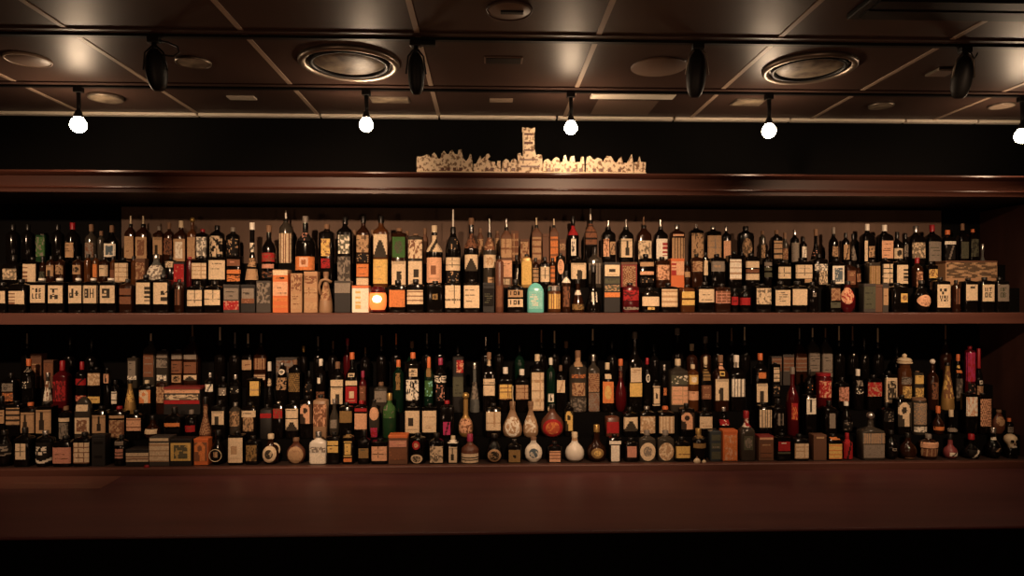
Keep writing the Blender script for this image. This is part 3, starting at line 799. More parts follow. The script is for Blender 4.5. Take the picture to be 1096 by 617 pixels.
LB = '''
12 14 400 408 s k b | 411-419.5 k l .8; 421-430 n p .8 i=o
31 13 385 403 r k o | 394-399 k / .5; 409-416 b k .8 i=w
51.5 11 400 408 c C s | 409-430 n P .9 i=w
67 15 387 404 s r rL | 408-430 r P .9 i=b | LM=bright red bottle; D=bright red bottle with tall red cap
88 12 388 402 r k rL | 406-413 r / .9 i=b; 424-430 r p .9 i=l
103.5 14 394 397 s k b | 400-413 c P .9 i=t; 425-432 y l .9 i=d
115 7.5 395 399 r k b | 401-411 l T .7
123.5 8 408 416 r k b | 420-433 w h .7
139.5 12 408 415 c y b | 418-431 y p .7 i=n
157.5 13 408 415 s k c | 418-432 c q .9 i=o | LM=peach-hook bottle; D=bottle with cream and orange hooked label
173.2 9 407 412 s a b | 415-432 t p .9 i=n
198.5 38 414.5 414.5 x B R | 416.5-421 l h .97 i=n; 422.5-428 c p .9 i=b; 428.5-432.5 r 0 .97 i=n | LM=lying carton; D=wide lying carton in peach with red lower edge
225 10 400 410 r k s | 412-420 w / .8 i=b
239 10 404 414 r k b | 416-424 k k .8 i=w
252 11 402 412 r k s | 414-422 b k .8 i=w
272.5 15 405 406.5 s k b | 408.5-424 y x .7 x=2.5 i=t | D=dark bottle, bright yellow-cream label
288.5 9 388 404 c k wL | 406-414 c p .8 | LM=tall white-capped bottle; D=slim black bottle with tall white cap
302 13 389 394 d k s | 396-402 w e .5 O i=e; 405-418 b P .8 i=t
316 12.5 386 396 s k n | 400-420 d W .94 i=b
331 10 398 410 r k b | 412-420 b k .7 i=t
343.5 11 385 402 r k w | 405-411 w 0 .3 x=-1; 420-428 n p .8
361.5 14 388 404 s k n | 407-414 c 0 .94; 415-433 c n .9 | LM=large cream bottle; D=dark bottle with large cream stepped label
377 13.5 378 405 s k o | 400-404 c e .5; 408-413 c l .9; 414-432 r b .9 i=c | D=coral-capped bottle, bright red label
388.5 8 398 412 r r p | 414-430 n l .8 i=p
408 14 410 417 s C n | 419-431 k l .9
426.5 12 386 402 r g o | 392-394 y 0 .95; 400-418 d k .4 | LM=orange-capped green bottle; D=slim green bottle with orange cap and gold collar
442 14.5 378 391 s k o | 395-403.5 c l .6 x=1; 407-429 b P .9 i=w
459 10 383 402 r g oL | 395-404 d 0 .5; 408-425 g k .8 i=q
471.5 13 384 402 r k p | 403-410 b P .98 i=w; 412-430 b k .7 i=p
490.5 12 380 383 s B b | 386-399.5 r p .6 x=2 i=l; 404-425 e l .9 i=b | LM=red-labelled box bottle; D=black square bottle with small red upper label
508 11 389 408 c c s | 410-428 k p .7
523.5 13 378 402 s k n | 381-392 c l .8; 406-412 c l .95; 413-424 c h .95 i=n
541 15 394 408 s k w | 412-428 y g .97 i=n | LM=gold pane-label bottle; D=dark bottle with gold label divided in panes
558.5 15 396 409 s k w | 412.5-428 t g .97 i=n
575 15 380 397 s k c | 399-440 c g 1 i=t | D=tall bottle wrapped in cream latticed label
589.5 10 384 400 r g w | 422-431 w T .6; 436-441 c p .7
600 9.5 392 404 s k n | 407.5-421 c / .9 i=t
618.5 20 376 396 r C n | 383-393 t l .45; 401-405 o P .75 i=n; 410-424 n P .7 i=t; 426-441 k P .85 i=b | LM=tall brown bottle; D=large tall brown-grey glass bottle with orange band
635 13 380 397 s C s | 400-420 n W .9 i=t; 421-441 k W .9 i=n
650 13.5 389 405 s k c | 391-396 c l .6; 401-406 c l .5; 409-432 o e .86 i=y
664.3 12.5 385 408 d r o | 392-398 k P .8; 399-405 n p .8 | LM=red round bottle; D=round red bottle with coral cap
679.5 14.5 356 391 s k k | 394-409.5 c l .8 i=t; 410.5-425 y 0 .9 i=t | D=very tall bottle, two cream labels
692.7 9 384 398 r k r | 401-410 w R .5 O
702 8.8 408 411 s k b | 414-435 c F .96
711 8 391 404 r k s | 416-424 o p .4 i=n
725.5 20 385 399 s C c | 402-412 e k .9 i=w; 414-433.5 l g .9 i=t | LM=broad grey bottle; D=broad grey glass bottle with pale pink label
741.5 12.5 391 400 r m c | 402-412 y e .8 i=w; 419.5-429 l l .98 i=n
755 11 383 404 s k c | 388-394 c l .7; 396-408 d h .7; 413-428 n l .96 i=t
771 15 381 402 s a n | 384-396 l h .45 x=1; 398-403 y e .35; 406-429 c n .94 | LM=arch-notched label bottle; D=amber bottle with cream arch-notched label
788 16 381 402 s k w | 381-394 w v .4; 406-425 w v .97
813.5 14 379 397 s k o | 399-405.5 o 0 .58; 411-431 c n .84 | D=orange-necked bottle, cream notched label
829.5 9.5 389 391 s k b | 394-410 c h .66; 412-425 b k .7 i=t
866 9 396 408 r k b | 411-418 b k .7 i=o
881 16.5 400 404 j r r | 408-426 r p .8 i=l | LM=red glass jar; D=glossy red glass jar
901 12 405 412 s k b | 415-430 n P .9 i=p
918 12 396 412 r k w | 408-414 k / .5; 416-422 b k .8 i=w
934.5 16 402 407 f k b | 410-425 r p .95 i=t | LM=red flag flask; D=dark flask with red mottled label
951 14 398 402 s k b | 405-432 c f .98
968 14 390 396 j m cD | 404-412 k p .8; 414-428 d P .7 i=y | LM=dome-lidded jar; D=amber jar with stacked gold domed lid
981.8 10 398 400 s C n | 402.5-411.5 y l .94; 416-428 d P .9 i=y
998 11.5 390 405 r a wB | 410-428 n k .6
1014 14 389 396 c y b | 398-427 y P .8 i=n | LM=gold draped bottle; D=bottle draped in gold ornament
1025.3 9 380 402 r k o | 391-395 y h .8; 397-400 o 0 .7; 406-430 k P .8 i=b
1038 12 371 377 r r r | 378-409 r P .97 i=m; 411-424 b k .8 i=p | LM=red beaded bottle; D=dark red bottle with ornate red beaded neck
1047.5 9.5 374 408 r k rL | 408-412 w e .4; 414-424 n P .8 i=t
'''  # black bottle left of the large cream one carries a painted white reflection
LT = '''
41.5 11.5 379 387 x N b | 389-404 n F .96 i=t
54.5 10 386 386 x N b | 389-404 n 0 .96
29 11 358 384 r k kS |
75 12 362 386 r k b |
98 12 364 388 r k b |
143.5 11 382 384 s C k | 387-403 k l .7; 403-407 w p .85
161.5 13 358 376 s C cS | 379-404 n l .8 i=k | LM=pale-spired bottle; D=dark bottle with pale slim spire
175.5 12.5 375 376 s C k | 379-383.5 k 0 .9; 385-394 k p .9; 402-408 w p .8
191 12 375 376 s a k | 379-385 k 0 .96; 387-400 n l .96; 402-410 t R .8
206 15 349 377 s a nS | 380-385 k 0 .98; 388-400 n l .98; 402-408 c ^ .9
235.5 12 351 384 r k cS | | LM=tall bright-spired bottle; D=black bottle with tall bright pourer
251.5 12 357 385 r k kS |
265.5 11 358 383 s k cS | 386-396.5 t l .9 i=n
279.5 13 358 381 s a kS | 384-396 n v .96 i=t; 401-407 c h .9 i=n
309 22 383 384 x K b | 386-399 k p .96 i=n
325 8 371 384 r k g |
340.5 10 361 386 r k kS | 
356.5 11 366 386 r k nS |
372 9 363 384 r r r | | LM=dim red neck bottle; D=slim dark red bottle rising from dark
391 11 373 388 r k nS |
408.3 11 360 388 r k nS |
424 11 358 386 r k oS |
441 11 366 388 r g n |
457 12 358 384 r k kS | | LM=grey-tipped twin; D=black bottle with grey pourer above orange-capped bottle
471 12 358 384 r k kS |
490 12 371 386 r k b |
520 11 362 384 r k sS |
534 11 357 384 r k nS | | LM=brown-spired bottle; D=black bottle with brown spire
556 11 370 388 r g b |
579.5 11 354 386 r k nS |
593.5 11 355 386 r k cS |
606 11 366 386 r k n |
634.5 11 353 382 r k cS | | LM=cream-spired bottle; D=black bottle with cream spire
655 12 366 386 r k b |
700 12 370 388 r k b |
725 13 352 380 r k k | 
740.5 12 369 385 r a c | | LM=cream-tipped amber bottle; D=dim amber bottle with cream tip
755 12 361 384 r a k |
768 12 356 383 r k kS |
783 12 352 384 r k nS |
797 12 351 384 r k cS | | LM=bright-spired bottle; D=black bottle with bright tall pourer
829.5 11 382 382 x K b | 384-398 n h .94 i=k
842 12 380 380 x K b | 383-398 n h .94 i=k
855.7 12.5 352 380 s a kS | 383-398 n h .94 i=k
869.7 12.5 352 375 s C cS | 378-398 k l .96
883.5 12 352 376 s C nS | 379-404 k l .96 | LM=grey tall-label bottle; D=bottle with tall dim grey label and brown spire
898 12 350 386 r k cS |
912.5 12 350 386 r k nS |
925 10 362 386 r k b |
939.5 12 352 388 r k cS | | LM=pale pourer bottle; D=black bottle with pale pourer behind red flag flask
960 11 372 390 r k b |
1012 12 349 384 r a nS | | LM=thin-spired bottle; D=dim bottle with very thin tall spire
'''
for k in ('UF', 'UM', 'UB', 'LF', 'LM', 'LB', 'LT'):
    build_row(k, globals()[k])
# ------------------------------------------------------------------ the setting
CZ = ZC+1.0                      # ceiling height
YB = 3.82                        # back wall
XL = P(-150, 300, 3.4)[0]; XR = P(1112, 300, 3.4)[0]; XW = P(1300, 300, 3.4)[0]
ZS, ZL, ZT = ZC-.055, ZC-.795, ZC-.832
struct(box('floor', (-5, -2.5, -.05), (5, YB+.1, 0), FLOORM))
struct(box('ceiling', (-5, -2.5, CZ), (5, YB+.1, CZ+.05), CEIL))
struct(box('wall_back', (-5, YB, 0), (5, YB+.1, CZ), BLACKPAINT))
struct(box('wall_left', (-5.1, -2.5, 0), (-5, YB+.1, CZ), BLACKPAINT))
struct(box('wall_right', (5, -2.5, 0), (5.1, YB+.1, CZ), BLACKPAINT))
struct(box('wall_side', (XR, 3.385, ZT), (XR+.06, YB, ZC+.50), SIDEW))
struct(box('wall_alcove', (XR+.06, 3.43, ZT), (5, YB, ZC+.50), SIDEW))
struct(box('wall_end', (XL-.26, 3.43, ZT), (XL-.003, YB, ZC+.48), SIDEW))
struct(box('wall_corner', (-5, 3.43, ZT), (XL-.26, YB, ZC+.48), SIDEW))
# pale seam strips between the ceiling panels
SEAMS = [P(px, 42, 2.67)[0] for px in (-275, -98, 80, 264, 448, 638, 828, 1008, 1190)]
n = 0
for x in SEAMS:
    n += 1; struct(box('trim_%d' % n, (x-.010, .3, CZ-.003), (x+.010, 3.78, CZ), SEAM))
for y in (1.97, 2.635, 3.275):
    n += 1; struct(box('trim_%d' % n, (-4.5, y-.028, CZ-.006), (4.5, y+.004, CZ), CEIL))
ES = [-4.9, -3.9, -2.9]+[P(px, 124, 3.78)[0] for px in (212, 343, 470, 596, 721, 845, 968)]+[2.7, 3.6]
for a, b in zip(ES, ES[1:]):
    n += 1; struct(prism_x('trim_%d' % n, [(3.765, CZ), (3.765, CZ-.012), (3.768, CZ-.015), (3.80, CZ-.015), (3.80, CZ)], a+.006, b-.006, EDGE))

# lighting tracks
def track(y, label):
    t = thing('lighting_track', (0, y, CZ), label, 'track light rail')
    box('rail', (-3.6, -.011, -.013), (3.6, .011, 0), BLACKMETAL, t)
    for x in (-3.6, 3.6): box('end_cap', (x-.008, -.013, -.015), (x+.008, .013, 0), BLACKMETAL, t)
track(2.66, 'long black ceiling rail carrying the four dark spotlights')
track(3.295, 'long black ceiling rail nearest the shelves, carrying the glowing bulbs')

# dark spotlights on the front rail
DS = [(165, 52, 97, 22, 1, 'first dark ceiling spotlight from the wall end, trailing a cable loop'),
      (445, 56, 101, 18, 0, 'slim dark ceiling spotlight beside the big round diffuser'),
      (747, 54, 104, 21, 2, 'dark ceiling spotlight beside the plain round panel'),
      (1033, 60, 105, 21, 3, 'dark ceiling spotlight below the long black slot')]
HEADS = []
for px, y0, y1, w, fl, lab in DS:
    x, _, zt = P(px, y0, 2.66); zb = P(px, y1, 2.66)[2]; m = ray_t(px, 2.66)/F; r = w*m/2
    t = thing('spotlight', (x, 2.66, CZ-.013), lab, 'spotlight', 'dark spotlights on the front ceiling rail')
    z0, z1 = zt-(CZ-.013), zb-(CZ-.013); L = z0-z1
    box('adaptor', (-.022, -.014, -.022), (.022, .014, 0), BLACKMETAL, t, .003)
    tube('stem', [(0, 0, -.02), (0, 0, z0-.012)], .009, BLACKMETAL, t)
    hd = loft('lamp_head', [(-L*(.5-.5*math.cos(a)), max(r*math.sin(a)**.8, r*.35), max(r*math.sin(a)**.8, r*.35), 2) for a in [.12+(PI-.42)*i/11 for i in range(12)]][::-1], BLACKMETAL, t, 20, True, (0, 0, z0))
    hd.rotation_euler = (math.radians(14), 0, 0)
    for s in (-1, 1):
        tube('yoke_arm', [(s*.008, 0, z0+.010), (s*r*.9, 0, z0-.015), (s*(r+.006), .01, z0-L*.5)], .0035, SATIN if fl >= 2 else BLACKMETAL, t, 6)
    if fl == 1:
        tube('cable', [(.012, 0, -.012), (.05, 0, -.018), (.085, 0, -.035), (.092, 0, -.055), (.07, 0, -.070), (.03, 0, -.066), (.012, 0, -.060)], .0035, BLACKMETAL, t, 6)
    if fl == 0: box('bracket', (0, -.012, -.02), (.075, .012, -.002), BLACKMETAL, t, .003)
    if fl == 3: tube('cable', [(.02, 0, -.012), (.035, 0, -.045), (.045, 0, -.03), (.05, 0, -.02)], .003, BLACKMETAL, t, 6)
    HEADS.append((x, 2.66, zb))

# glowing bulbs on the rail by the shelves
LB_ = [(84, 134, 9.5, 'glowing bulb nearest the wall end of the shelf rail'), (392, 134, 8.5, 'glowing bulb on a black stem under the big ringed diffuser'),
       (611, 137, 8, 'glowing bulb above the cut-out skyline tower'), (823, 140.5, 8.5, 'glowing bulb hanging below the second ringed diffuser'),
       (1094, 146, 8.5, 'glowing bulb cut off by the photo edge')]
BULBS = []
for px, py, r, lab in LB_:
    x, _, z = P(px, py, 3.295); m = ray_t(px, 3.295)/F; r *= m*.86
    t = thing('lamp', (x, 3.295, CZ-.013), lab, 'hanging lamp', 'glowing lamps on the shelf rail')
    zz = z-(CZ-.013)
    box('adaptor', (-.020, -.013, -.024), (.020, .013, 0), BLACKMETAL, t, .003)
    tube('stem', [(0, 0, -.02), (.002, 0, zz*.5), (0, 0, zz+r*1.7)], [.010, .009, .008], BLACKMETAL, t)
    so = loft('socket', [(zz+r*1.0, r*.62, r*.62, 2), (zz+r*1.35, r*.55, r*.55, 2), (zz+r*1.9, r*.35, r*.35, 2)], BLACKMETAL, t, 14)
    loft('bulb', [(zz-r*math.cos(a), max(r*math.sin(a), .0005), max(r*math.sin(a), .0005), 2) for a in (.05, .4, .75, 1.1, 1.45, 1.8, 2.1)]+[(zz+r*.85, r*.62, r*.62, 2), (zz+r*1.05, r*.5, r*.5, 2)], BULB, so, 18)
    BULBS.append((x, 3.295, z))

# flush ceiling fittings
def disc_rings(R, h): return [(-h, R*.96, R*.96, 2), (-h*.6, R, R, 2), (0, R, R, 2)]
def ring_lathe(name, prof, m, parent, seg=36):
    k = len(prof); vs = [(r*math.cos(2*PI*i/seg), r*math.sin(2*PI*i/seg), z) for i in range(seg) for r, z in prof]
    fs = [(i*k+j, i*k+(j+1) % k, ((i+1) % seg)*k+(j+1) % k, ((i+1) % seg)*k+j) for i in range(seg) for j in range(k)]
    return raw(name, vs, fs, m, parent, True)
for px, py, w, lab in ((374, 67, 106, 'large round ceiling diffuser with bright ring, beside the slim dark spotlight'), (866, 72, 98, 'large round ceiling diffuser with bright ring, above the fourth bulb')):
    x, y, _ = PZ(px, py, CZ); R = w/2*y/F
    t = thing('ceiling_diffuser', (x, y, CZ), lab, 'ceiling vent', 'round ringed ceiling diffusers')
    ring_lathe('outer_ring', [(R, 0), (R*.99, -.012), (R*.93, -.020), (R*.86, -.012), (R*.84, 0)], SATIN, t)
    ring_lathe('inner_ring', [(R*.80, -.002), (R*.78, -.016), (R*.72, -.014), (R*.70, -.002)], BLACKMETAL, t)
    loft('bowl', [(-.016, R*.5, R*.5, 2), (-.010, R*.62, R*.62, 2), (-.001, R*.72, R*.72, 2)], RECESS, t, 32)
def plate(name, px, py, w, lab, m, cat, rim=None, h=.008):
    x, y, _ = PZ(px, py, CZ); R = w/2*y/F
    t = thing(name, (x, y, CZ), lab, cat)
    loft('cover', disc_rings(R*.93, h), m, t, 32)
    if rim: ring_lathe('rim', [(R, 0), (R*.99, -h*1.1), (R*.93, -h*1.25), (R*.90, 0)], rim, t)
plate('ceiling_speaker', 705, 71, 64, 'plain round brown ceiling disc beside the third dark spotlight', DISC, 'ceiling speaker')
plate('ceiling_speaker', 30, 63, 44, 'plain round ceiling disc nearest the photo corner', DISC, 'ceiling speaker', SEAM)
plate('downlight', 207, 66, 36, 'small round mottled ceiling grille beside the cable loop', RECESS, 'downlight', SATIN)
plate('downlight', 113, 103, 34, 'small shiny ceiling light above the first glowing bulb', RECESS, 'downlight', SATIN, .014)
plate('downlight', 943, 112.5, 26, 'small oval ceiling light between the last two bulbs', RECESS, 'downlight', SATIN)
plate('downlight', 1072, 112.5, 26, 'small pale ceiling light beside the last glowing bulb', SEAM, 'downlight', SATIN)
plate('smoke_detector', 545, 10, 50, 'round brown ceiling detector at the very top of the photo', DISC, 'smoke detector', CEIL, .008)
box('sensor_stub', (-.03, -.012, -.014), (.05, .012, -.007), BLACKMETAL, bpy.data.objects['smoke_detector'], .003)
def slot(name, px0, px1, py0, py1, lab, m, cat, h=.008, m2=None):
    x0, y1, _ = PZ(px0, py0, CZ); x1, _, _ = PZ(px1, py0, CZ); y0 = PZ(px0, py1, CZ)[1]
    if y0 < y1: y0, y1 = y1, y0
    cx, cy = (x0+x1)/2, (y0+y1)/2
    t = thing(name, (cx, cy, CZ), lab, cat)
    box('cover', (x0-cx, y1-cy, -h), (x1-cx, y0-cy, 0), m, t, .002)
    if m2: box('insert', (x0-cx+.008, y1-cy+.008, -h-.002), (x1-cx-.008, y0-cy-.008, -h), m2, t)
slot('ceiling_sensor', 242, 271, 102, 105.5, 'small pale ceiling strip above the dark gap between first bulbs', WHITEPL, 'sensor')
slot('ceiling_vent', 395, 437, 103, 109, 'small shiny ceiling grille just beside the second bulb', SATIN, 'ceiling vent', .006, RECESS)
slot('ceiling_sensor', 524, 549, 105, 108, 'small pale ceiling strip between second and third bulbs', SEAM, 'sensor')
slot('ceiling_sensor', 518, 560, 60, 67, 'small brown ceiling plate between two dark spotlights', DISC, 'sensor', .005, BLACKMETAL)
slot('ceiling_vent', 634, 725, 98, 103, 'long pale ceiling strip above the square access panel', EDGE, 'ceiling vent', .014)
slot('access_panel', 640, 706, 107, 122, 'square brown ceiling access panel near the third bulb', DISC, 'access panel', .003)
slot('ceiling_sensor', 789, 822, 105, 112, 'small crumpled-looking shiny ceiling plate beside the fourth bulb stem', SATIN, 'sensor', .006, RECESS)
slot('ceiling_sensor', 1005, 1027, 72, 80, 'small pale ceiling bracket beside the fourth dark spotlight', SATIN, 'sensor', .010, DISC)
# long black slot at the top corner
x0, y1, _ = PZ(906, 15, CZ); x1 = x0+1.9; y0 = 2.20
t = thing('ceiling_slot', (x0, y0, CZ), 'long black slot fitting at the top corner of the ceiling', 'ceiling vent')
box('frame', (0, 0, -.02), (x1-x0, y1-y0, 0), BLACKMETAL, t, .004)
box('slat', (.03, .03, -.026), (x1-x0-.03, (y1-y0)*.45, -.02), BLACKMETAL, t)
box('slat', (.03, (y1-y0)*.55, -.026), (x1-x0-.03, y1-y0-.03, -.02), BLACKMETAL, t)

# header ledge over the shelves
t = thing('display_ledge', (0, 3.40, ZC+.50), 'long red-brown wooden ledge over the shelves, carrying the skyline cut-out', 'ledge')
def hz(py): return (HOR-py)*3.38/F-.50
prism_x('cornice', [(-.02, hz(208)), (-.02, hz(204.5)), (-.025, hz(203)), (-.02, hz(201.5)), (-.02, hz(191)), (-.032, hz(189.5)), (-.040, hz(187.5)), (-.036, hz(185.8)), (-.026, hz(185)), (.02, hz(185)), (.02, hz(208))], XL-.3, XW, HEADWOOD, t)
box('ledge_board', (XL-.3, .02, hz(208)), (XW, YB-3.405, hz(186)), DARKWOOD, t)

# upper and lower bottle shelves
def shelf(z, lab, th, steps, y0=3.40, xr=XR, panel=True):
    t = thing('display_shelf', (0, y0, z), lab, 'shelf')
    prism_x('front_edge', [(0, -th), (0, -.006), (.004, -.0015), (.010, 0), (.03, 0), (.03, -th)], XL, xr, WOOD, t)
    box('shelf_board', (XL, .03, -th), (xr, YB-y0, 0), DARKWOOD, t)
    for a, h in steps:
        box('bottle_step', (XL, a-y0, 0.0), (xr, YB-y0-.004, h), BLACKPAINT, t)
    return t
st = shelf(ZS, 'upper red-brown wooden bottle shelf with two hidden steps', .054, [(3.528, .125), (3.628, .250)])
box('back_panel', (P(132, 260, YB)[0], YB-3.40-.02, .25), (P(1005, 260, YB)[0], YB-3.40-.004, .56), BACKWALL, st)
shelf(ZL, 'lower red-brown wooden bottle shelf standing on the counter', .036, [(3.525, .105), (3.622, .217), (3.719, .340)])

# counter
t = thing('bar_counter', (0, 2.53, ZT), 'deep red-brown wooden counter below the bottle shelves', 'counter')
prism_x('worktop', [(.004, -.012), (0, -.008), (.001, -.003), (.006, 0), (YB-2.535, 0), (YB-2.535, -.012)], XL-.6, XW, COUNTER, t)
box('front_panel', (XL-.6, .03, -ZT), (XW, .05, -.012), UNDER, t)

# things lying on the counter
q = [PZ(-60, 510.5, ZT), PZ(130, 510.5, ZT), PZ(107, 524, ZT), PZ(-60, 524, ZT)]
t = thing('placemat', (q[2][0]-.3, q[2][1]+.08, ZT), 'thin brown paper mat with slanted end lying on the counter', 'placemat')
lo = [(p[0]-t.location.x, p[1]-t.location.y) for p in q]
raw('sheet', [(x, y, .0003) for x, y in lo]+[(x, y, .0018) for x, y in lo], [(3, 2, 1, 0)[::-1], (4, 5, 6, 7)[::-1], (0, 1, 5, 4), (1, 2, 6, 5), (2, 3, 7, 6), (3, 0, 4, 7)], mat('brown_paper', (.16, .060, .042), .5), t)
for a, b, y in ((-.16, -.02, .035), (-.10, .20, .022)):
    box('printed_line', (a, y, .0018), (b, y+.006, .0022), mat('faded_print', (.26, .12, .08), .6), t)
x, y, _ = PZ(12, 507.5, ZT)
t = thing('card', (x, y-.02, ZT+.0018), 'small pale folded card lying at the back of the paper mat', 'card')
box('cover', (-.075, -.010, 0), (.055, .010, .013), CP['w'], t, .001)
box('band', (-.075, -.0104, 0), (-.02, -.0099, .013), GL['N'], t)
x = P(157, 499, 3.418)[0]
t = thing('trinket', (x, 3.417, ZL), 'tiny bright red round trinket lying on the lower shelf edge', 'trinket')
loft('dome', [(0, .011, .011, 2), (.007, .011, .011, 2), (.010, .009, .009, 2)], CP['r'], t, 16); loft('rim', [(0, .0118, .0118, 2), (.002, .0118, .0118, 2)], CP['r'], t, 16)
for px, lab in ((746, 'small pale sea shell below the gold-banded dark bottle'), (753.5, 'smaller pale sea shell beside its twin below the gold-banded bottle')):
    x = P(px, 499, 3.42)[0]; r = .018 if px < 750 else .011
    t = thing('sea_shell', (x, 3.418, ZL), lab, 'shell')
    loft('body', [(0, r*.8, r*.5, 2), (r*.4, r, r*.7, 2), (r*.9, r*.8, r*.6, 2), (r*1.3, r*.3, r*.3, 2)], CP['c'], t, 14)
    loft('spire', [(r*1.2, r*.34, r*.34, 2), (r*1.5, r*.22, r*.22, 2), (r*1.8, r*.05, r*.05, 2)], CP['n'], t, 10)

# skull figurine at the end of the lower shelf
x = P(1081.5, 480, 3.475)[0]; m = ray_t(1081, 3.475)/F
t = thing('skull_figurine', (x, 3.475, ZL+.0008), 'small cream skull on a dark stand beside the side panel', 'figurine')
loft('stand', [(0, .026, .026, 4), (.006, .027, .027, 4), (.05, .022, .022, 3), (.054, .018, .018, 3)], GL['k'], t)
sku = loft('skull', [(.050, .012, .012, 2, 0, -.008), (.056, .017, .017, 2.2, 0, -.008), (.070, .019, .022, 2.2, 0, -.005), (.078, .026, .028, 2, 0, 0), (.092, .030, .033, 2, 0, 0), (.106, .027, .030, 2, 0, 0), (.117, .016, .018, 2, 0, 0), (.121, .004, .004, 2, 0, 0)], CP['c'], t, 20)
for s in (-1, 1):
    loft('eye_socket', [(-.008, .002, .002, 2), (-.005, .0075, .006, 2), (0, .009, .007, 2), (.006, .0065, .005, 2), (.008, .002, .002, 2)], GL['k'], sku, 12, True, (s*.0115, -.0295, .087))
loft('nose_hole', [(-.006, .004, .003, 2), (.001, .003, .003, 2), (.006, .001, .001, 2)], GL['r'], sku, 10, True, (0, -.0285, .074))
for i in range(5):
    box('tooth', (-.0112+i*.0046, -.0295, .056), (-.0112+i*.0046+.0036, -.0255, .064), CP['w'], sku)

# glowing candle lamp on the upper shelf
x = P(404.5, 318, 3.447)[0]; m = ray_t(404, 3.447)/F; r = 9.2*m
t = thing('candle_lamp', (x, 3.447, ZS+.0008), 'glowing orange candle lamp beside the bright white carton', 'candle lamp')
loft('base', [(0, r*.8, r*.8, 2), (.006, r*.95, r*.95, 2), (.014, r*.8, r*.8, 2)], GL['r'], t, 20)
loft('shade', [(.014, r*.78, r*.78, 2), (.030, r*.95, r*.95, 2), (.055, r, r, 2), (.085, r*.98, r*.98, 2), (.098, r*.86, r*.86, 2)], FLAME, t, 24)
loft('lid', [(.097, r*.92, r*.92, 2), (.104, r*.95, r*.95, 2), (.122, r*.8, r*.8, 2), (.130, r*.4, r*.4, 2)], GL['r'], t, 20)
loft('flame_window', [(-.018, .003, .001, 2), (-.014, .017, .006, 2), (0, .024, .008, 2), (.014, .017, .006, 2), (.018, .003, .001, 2)], WICK, t, 20, True, (.002, -r*.97, .066))

# cut-out skyline on the ledge
PROF = [
 [(63, 160), (80, 160), (93, 157), (104, 151), (115, 152), (122, 168), (128, 150), (136, 142), (145, 152), (152, 168), (162, 168), (168, 145), (178, 135), (188, 148), (196, 150), (204, 136), (212, 130), (222, 148), (234, 150), (238, 132), (250, 128), (254, 150), (260, 168), (270, 178), (280, 165), (286, 147), (292, 150), (296, 180)],
 [(300, 190), (312, 188), (322, 168), (329, 154), (336, 168), (346, 160), (356, 147), (366, 146), (371, 156), (358, 168), (372, 178), (390, 180), (397, 200), (401, 175), (413, 175), (414, 204)],
 [(418, 204), (422, 180), (436, 167), (446, 172), (454, 186), (460, 172), (471, 164), (482, 174), (487, 186)],
 [(592, 180), (600, 170), (612, 165), (626, 178), (634, 166), (648, 157), (658, 164), (664, 180), (674, 178), (679, 152), (686, 148), (694, 176), (704, 176), (706, 156), (722, 152), (726, 180), (748, 178), (751, 156), (761, 156), (764, 178)],
 [(772, 180), (777, 156), (788, 152), (800, 166), (808, 168), (820, 160), (836, 166), (842, 178), (858, 152), (876, 154), (890, 176), (900, 180), (912, 160), (919, 154), (926, 180), (942, 182), (952, 164), (963, 144), (968, 178)],
 [(972, 178), (990, 176), (996, 152), (1001, 176), (1022, 178), (1020, 204)]]
ZH = ZC+(HOR-185)*3.38/F
def sk(u, v):
    px = 430+u/3.914; x = P(px, 187, 3.39)[0]; return x, ZH+(226-v)/3.914*ray_t(px, 3.39)/F*1.0
x0, _ = sk(540, 226)
t = thing('skyline_cutout', (x0, 3.39, ZH), 'long cream cut-out skyline with central tower standing on the ledge', 'ornament')
L = lambda u, v: (sk(u, v)[0]-x0, sk(u, v)[1]-ZH)
for i, pf in enumerate(PROF):
    pts = [L(pf[0][0], 226)]+[L(u, v) for u, v in pf]+[L(pf[-1][0], 226)]
    prism_y('cutout_panel', pts[::-1], -.006+.002*(i % 2), .008+.002*(i % 2), CUTOUT, t)
tw = prism_y('tower', [L(*p) for p in [(488, 226), (488, 186), (485, 146), (497, 143), (500, 155), (506, 155), (508, 125), (506, 52), (503, 50), (505, 34), (515, 38), (530, 36), (540, 40), (558, 36), (558, 50), (555, 54), (556, 125), (562, 152), (572, 148), (587, 150), (590, 226)]][::-1][::-1], -.010, .014, CUTOUT, t)
for u, v, w, h in ((513, 60, 36, 8), (513, 96, 36, 10), (512, 128, 40, 6), (500, 168, 70, 5), (498, 196, 80, 6)):
    a, b = L(u, v), L(u+w, v+h); box('ledge_line', (a[0], -.0115, b[1]), (b[0], -.0095, a[1]), GL['n'], tw)
for u in (165, 190, 215, 240, 350, 372, 430, 462, 610, 640, 690, 716, 742, 800, 830, 862, 905):
    a, b = L(u, 205), L(u+13, 219); box('window_mark', (a[0], -.0072, b[1]), (b[0], -.0035, a[1]), GL['n'], t)
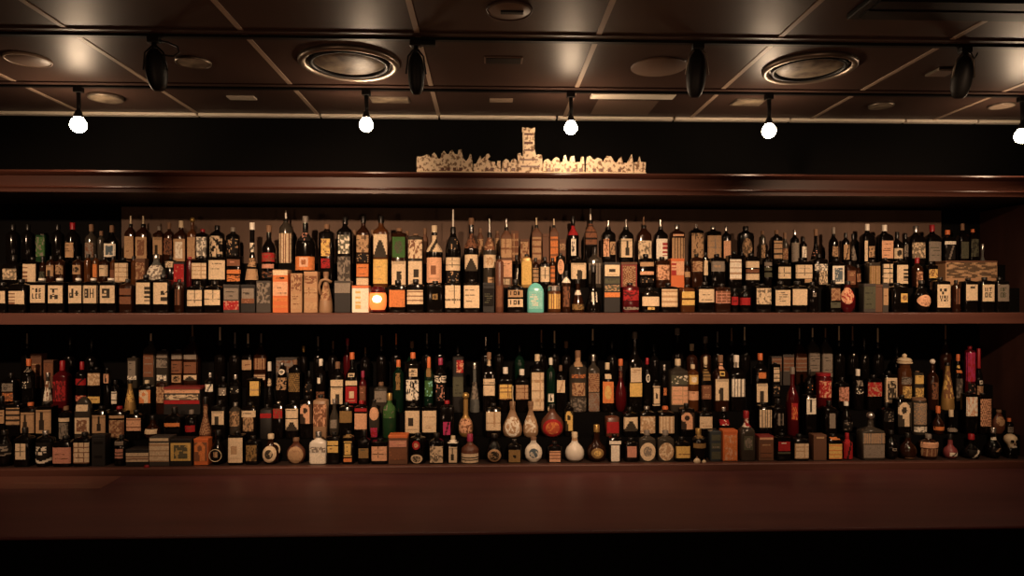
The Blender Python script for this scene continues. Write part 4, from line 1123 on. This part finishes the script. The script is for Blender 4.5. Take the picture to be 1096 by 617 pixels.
a, b = L(63, 226), L(1022, 221); box('base_strip', (a[0], -.009, 0), (b[0], .012, .006), CP['c'], t)

# ------------------------------------------------------------------ light, camera
w = bpy.data.worlds.new('World'); bpy.context.scene.world = w; w.use_nodes = True
w.node_tree.nodes['Background'].inputs[0].default_value = (1, .62, .42, 1); w.node_tree.nodes['Background'].inputs[1].default_value = .006
def spot(x, y, z, tgt, e, ang=70, r=.035, col=(1, .64, .395), blend=.8):
    from mathutils import Vector as V
    l = bpy.data.lights.new('spot_beam', 'SPOT'); l.energy = e; l.spot_size = math.radians(ang); l.spot_blend = blend; l.shadow_soft_size = r; l.color = col
    o = bpy.data.objects.new('spot_beam', l); C.objects.link(o); o.location = (x, y, z)
    o.rotation_euler = (V(tgt)-V((x, y, z))).to_track_quat('-Z', 'Y').to_euler(); return o
K = 1.0
for x, e in ((-2.35, 165), (-.85, 225), (.50, 215), (2.0, 180)):
    spot(x, 1.45, ZC+.90, (x, 3.5, ZC+.0), e*K, 52, blend=1)
for (x, y, z), e in zip(HEADS, (6, 12, 12, 7)):
    spot(x, y+.03, z-.012, (x, 3.45, ZC-.55), e*K, 95)

for x in (-1.3, 1.2):   # unseen fill points added to lift the necks under the upper shelf
    l = bpy.data.lights.new('room_fill', 'POINT'); l.energy = 16; l.color = (1, .60, .36); l.shadow_soft_size = .12
    o = bpy.data.objects.new('room_fill', l); C.objects.link(o); o.location = (x, .45, ZC-.12)
cam = bpy.data.cameras.new('Camera'); co = bpy.data.objects.new('Camera', cam); C.objects.link(co)
co.location = (0, 0, ZC); co.rotation_euler = (PI/2, 0, -YAW)
cam.sensor_width = 36; cam.sensor_fit = 'HORIZONTAL'; cam.lens = F/1096*36; cam.shift_y = 14.5/1096; cam.clip_start = .02
sc = bpy.context.scene; sc.camera = co
sc.view_settings.view_transform = 'Standard'; sc.view_settings.look = 'None'; sc.view_settings.gamma = 1; sc.view_settings.use_curve_mapping = False
sc.view_settings.exposure = 0.0
sc.cycles.use_denoising = True
sc.cycles.max_bounces = 8; sc.cycles.caustics_reflective = False; sc.cycles.caustics_refractive = False
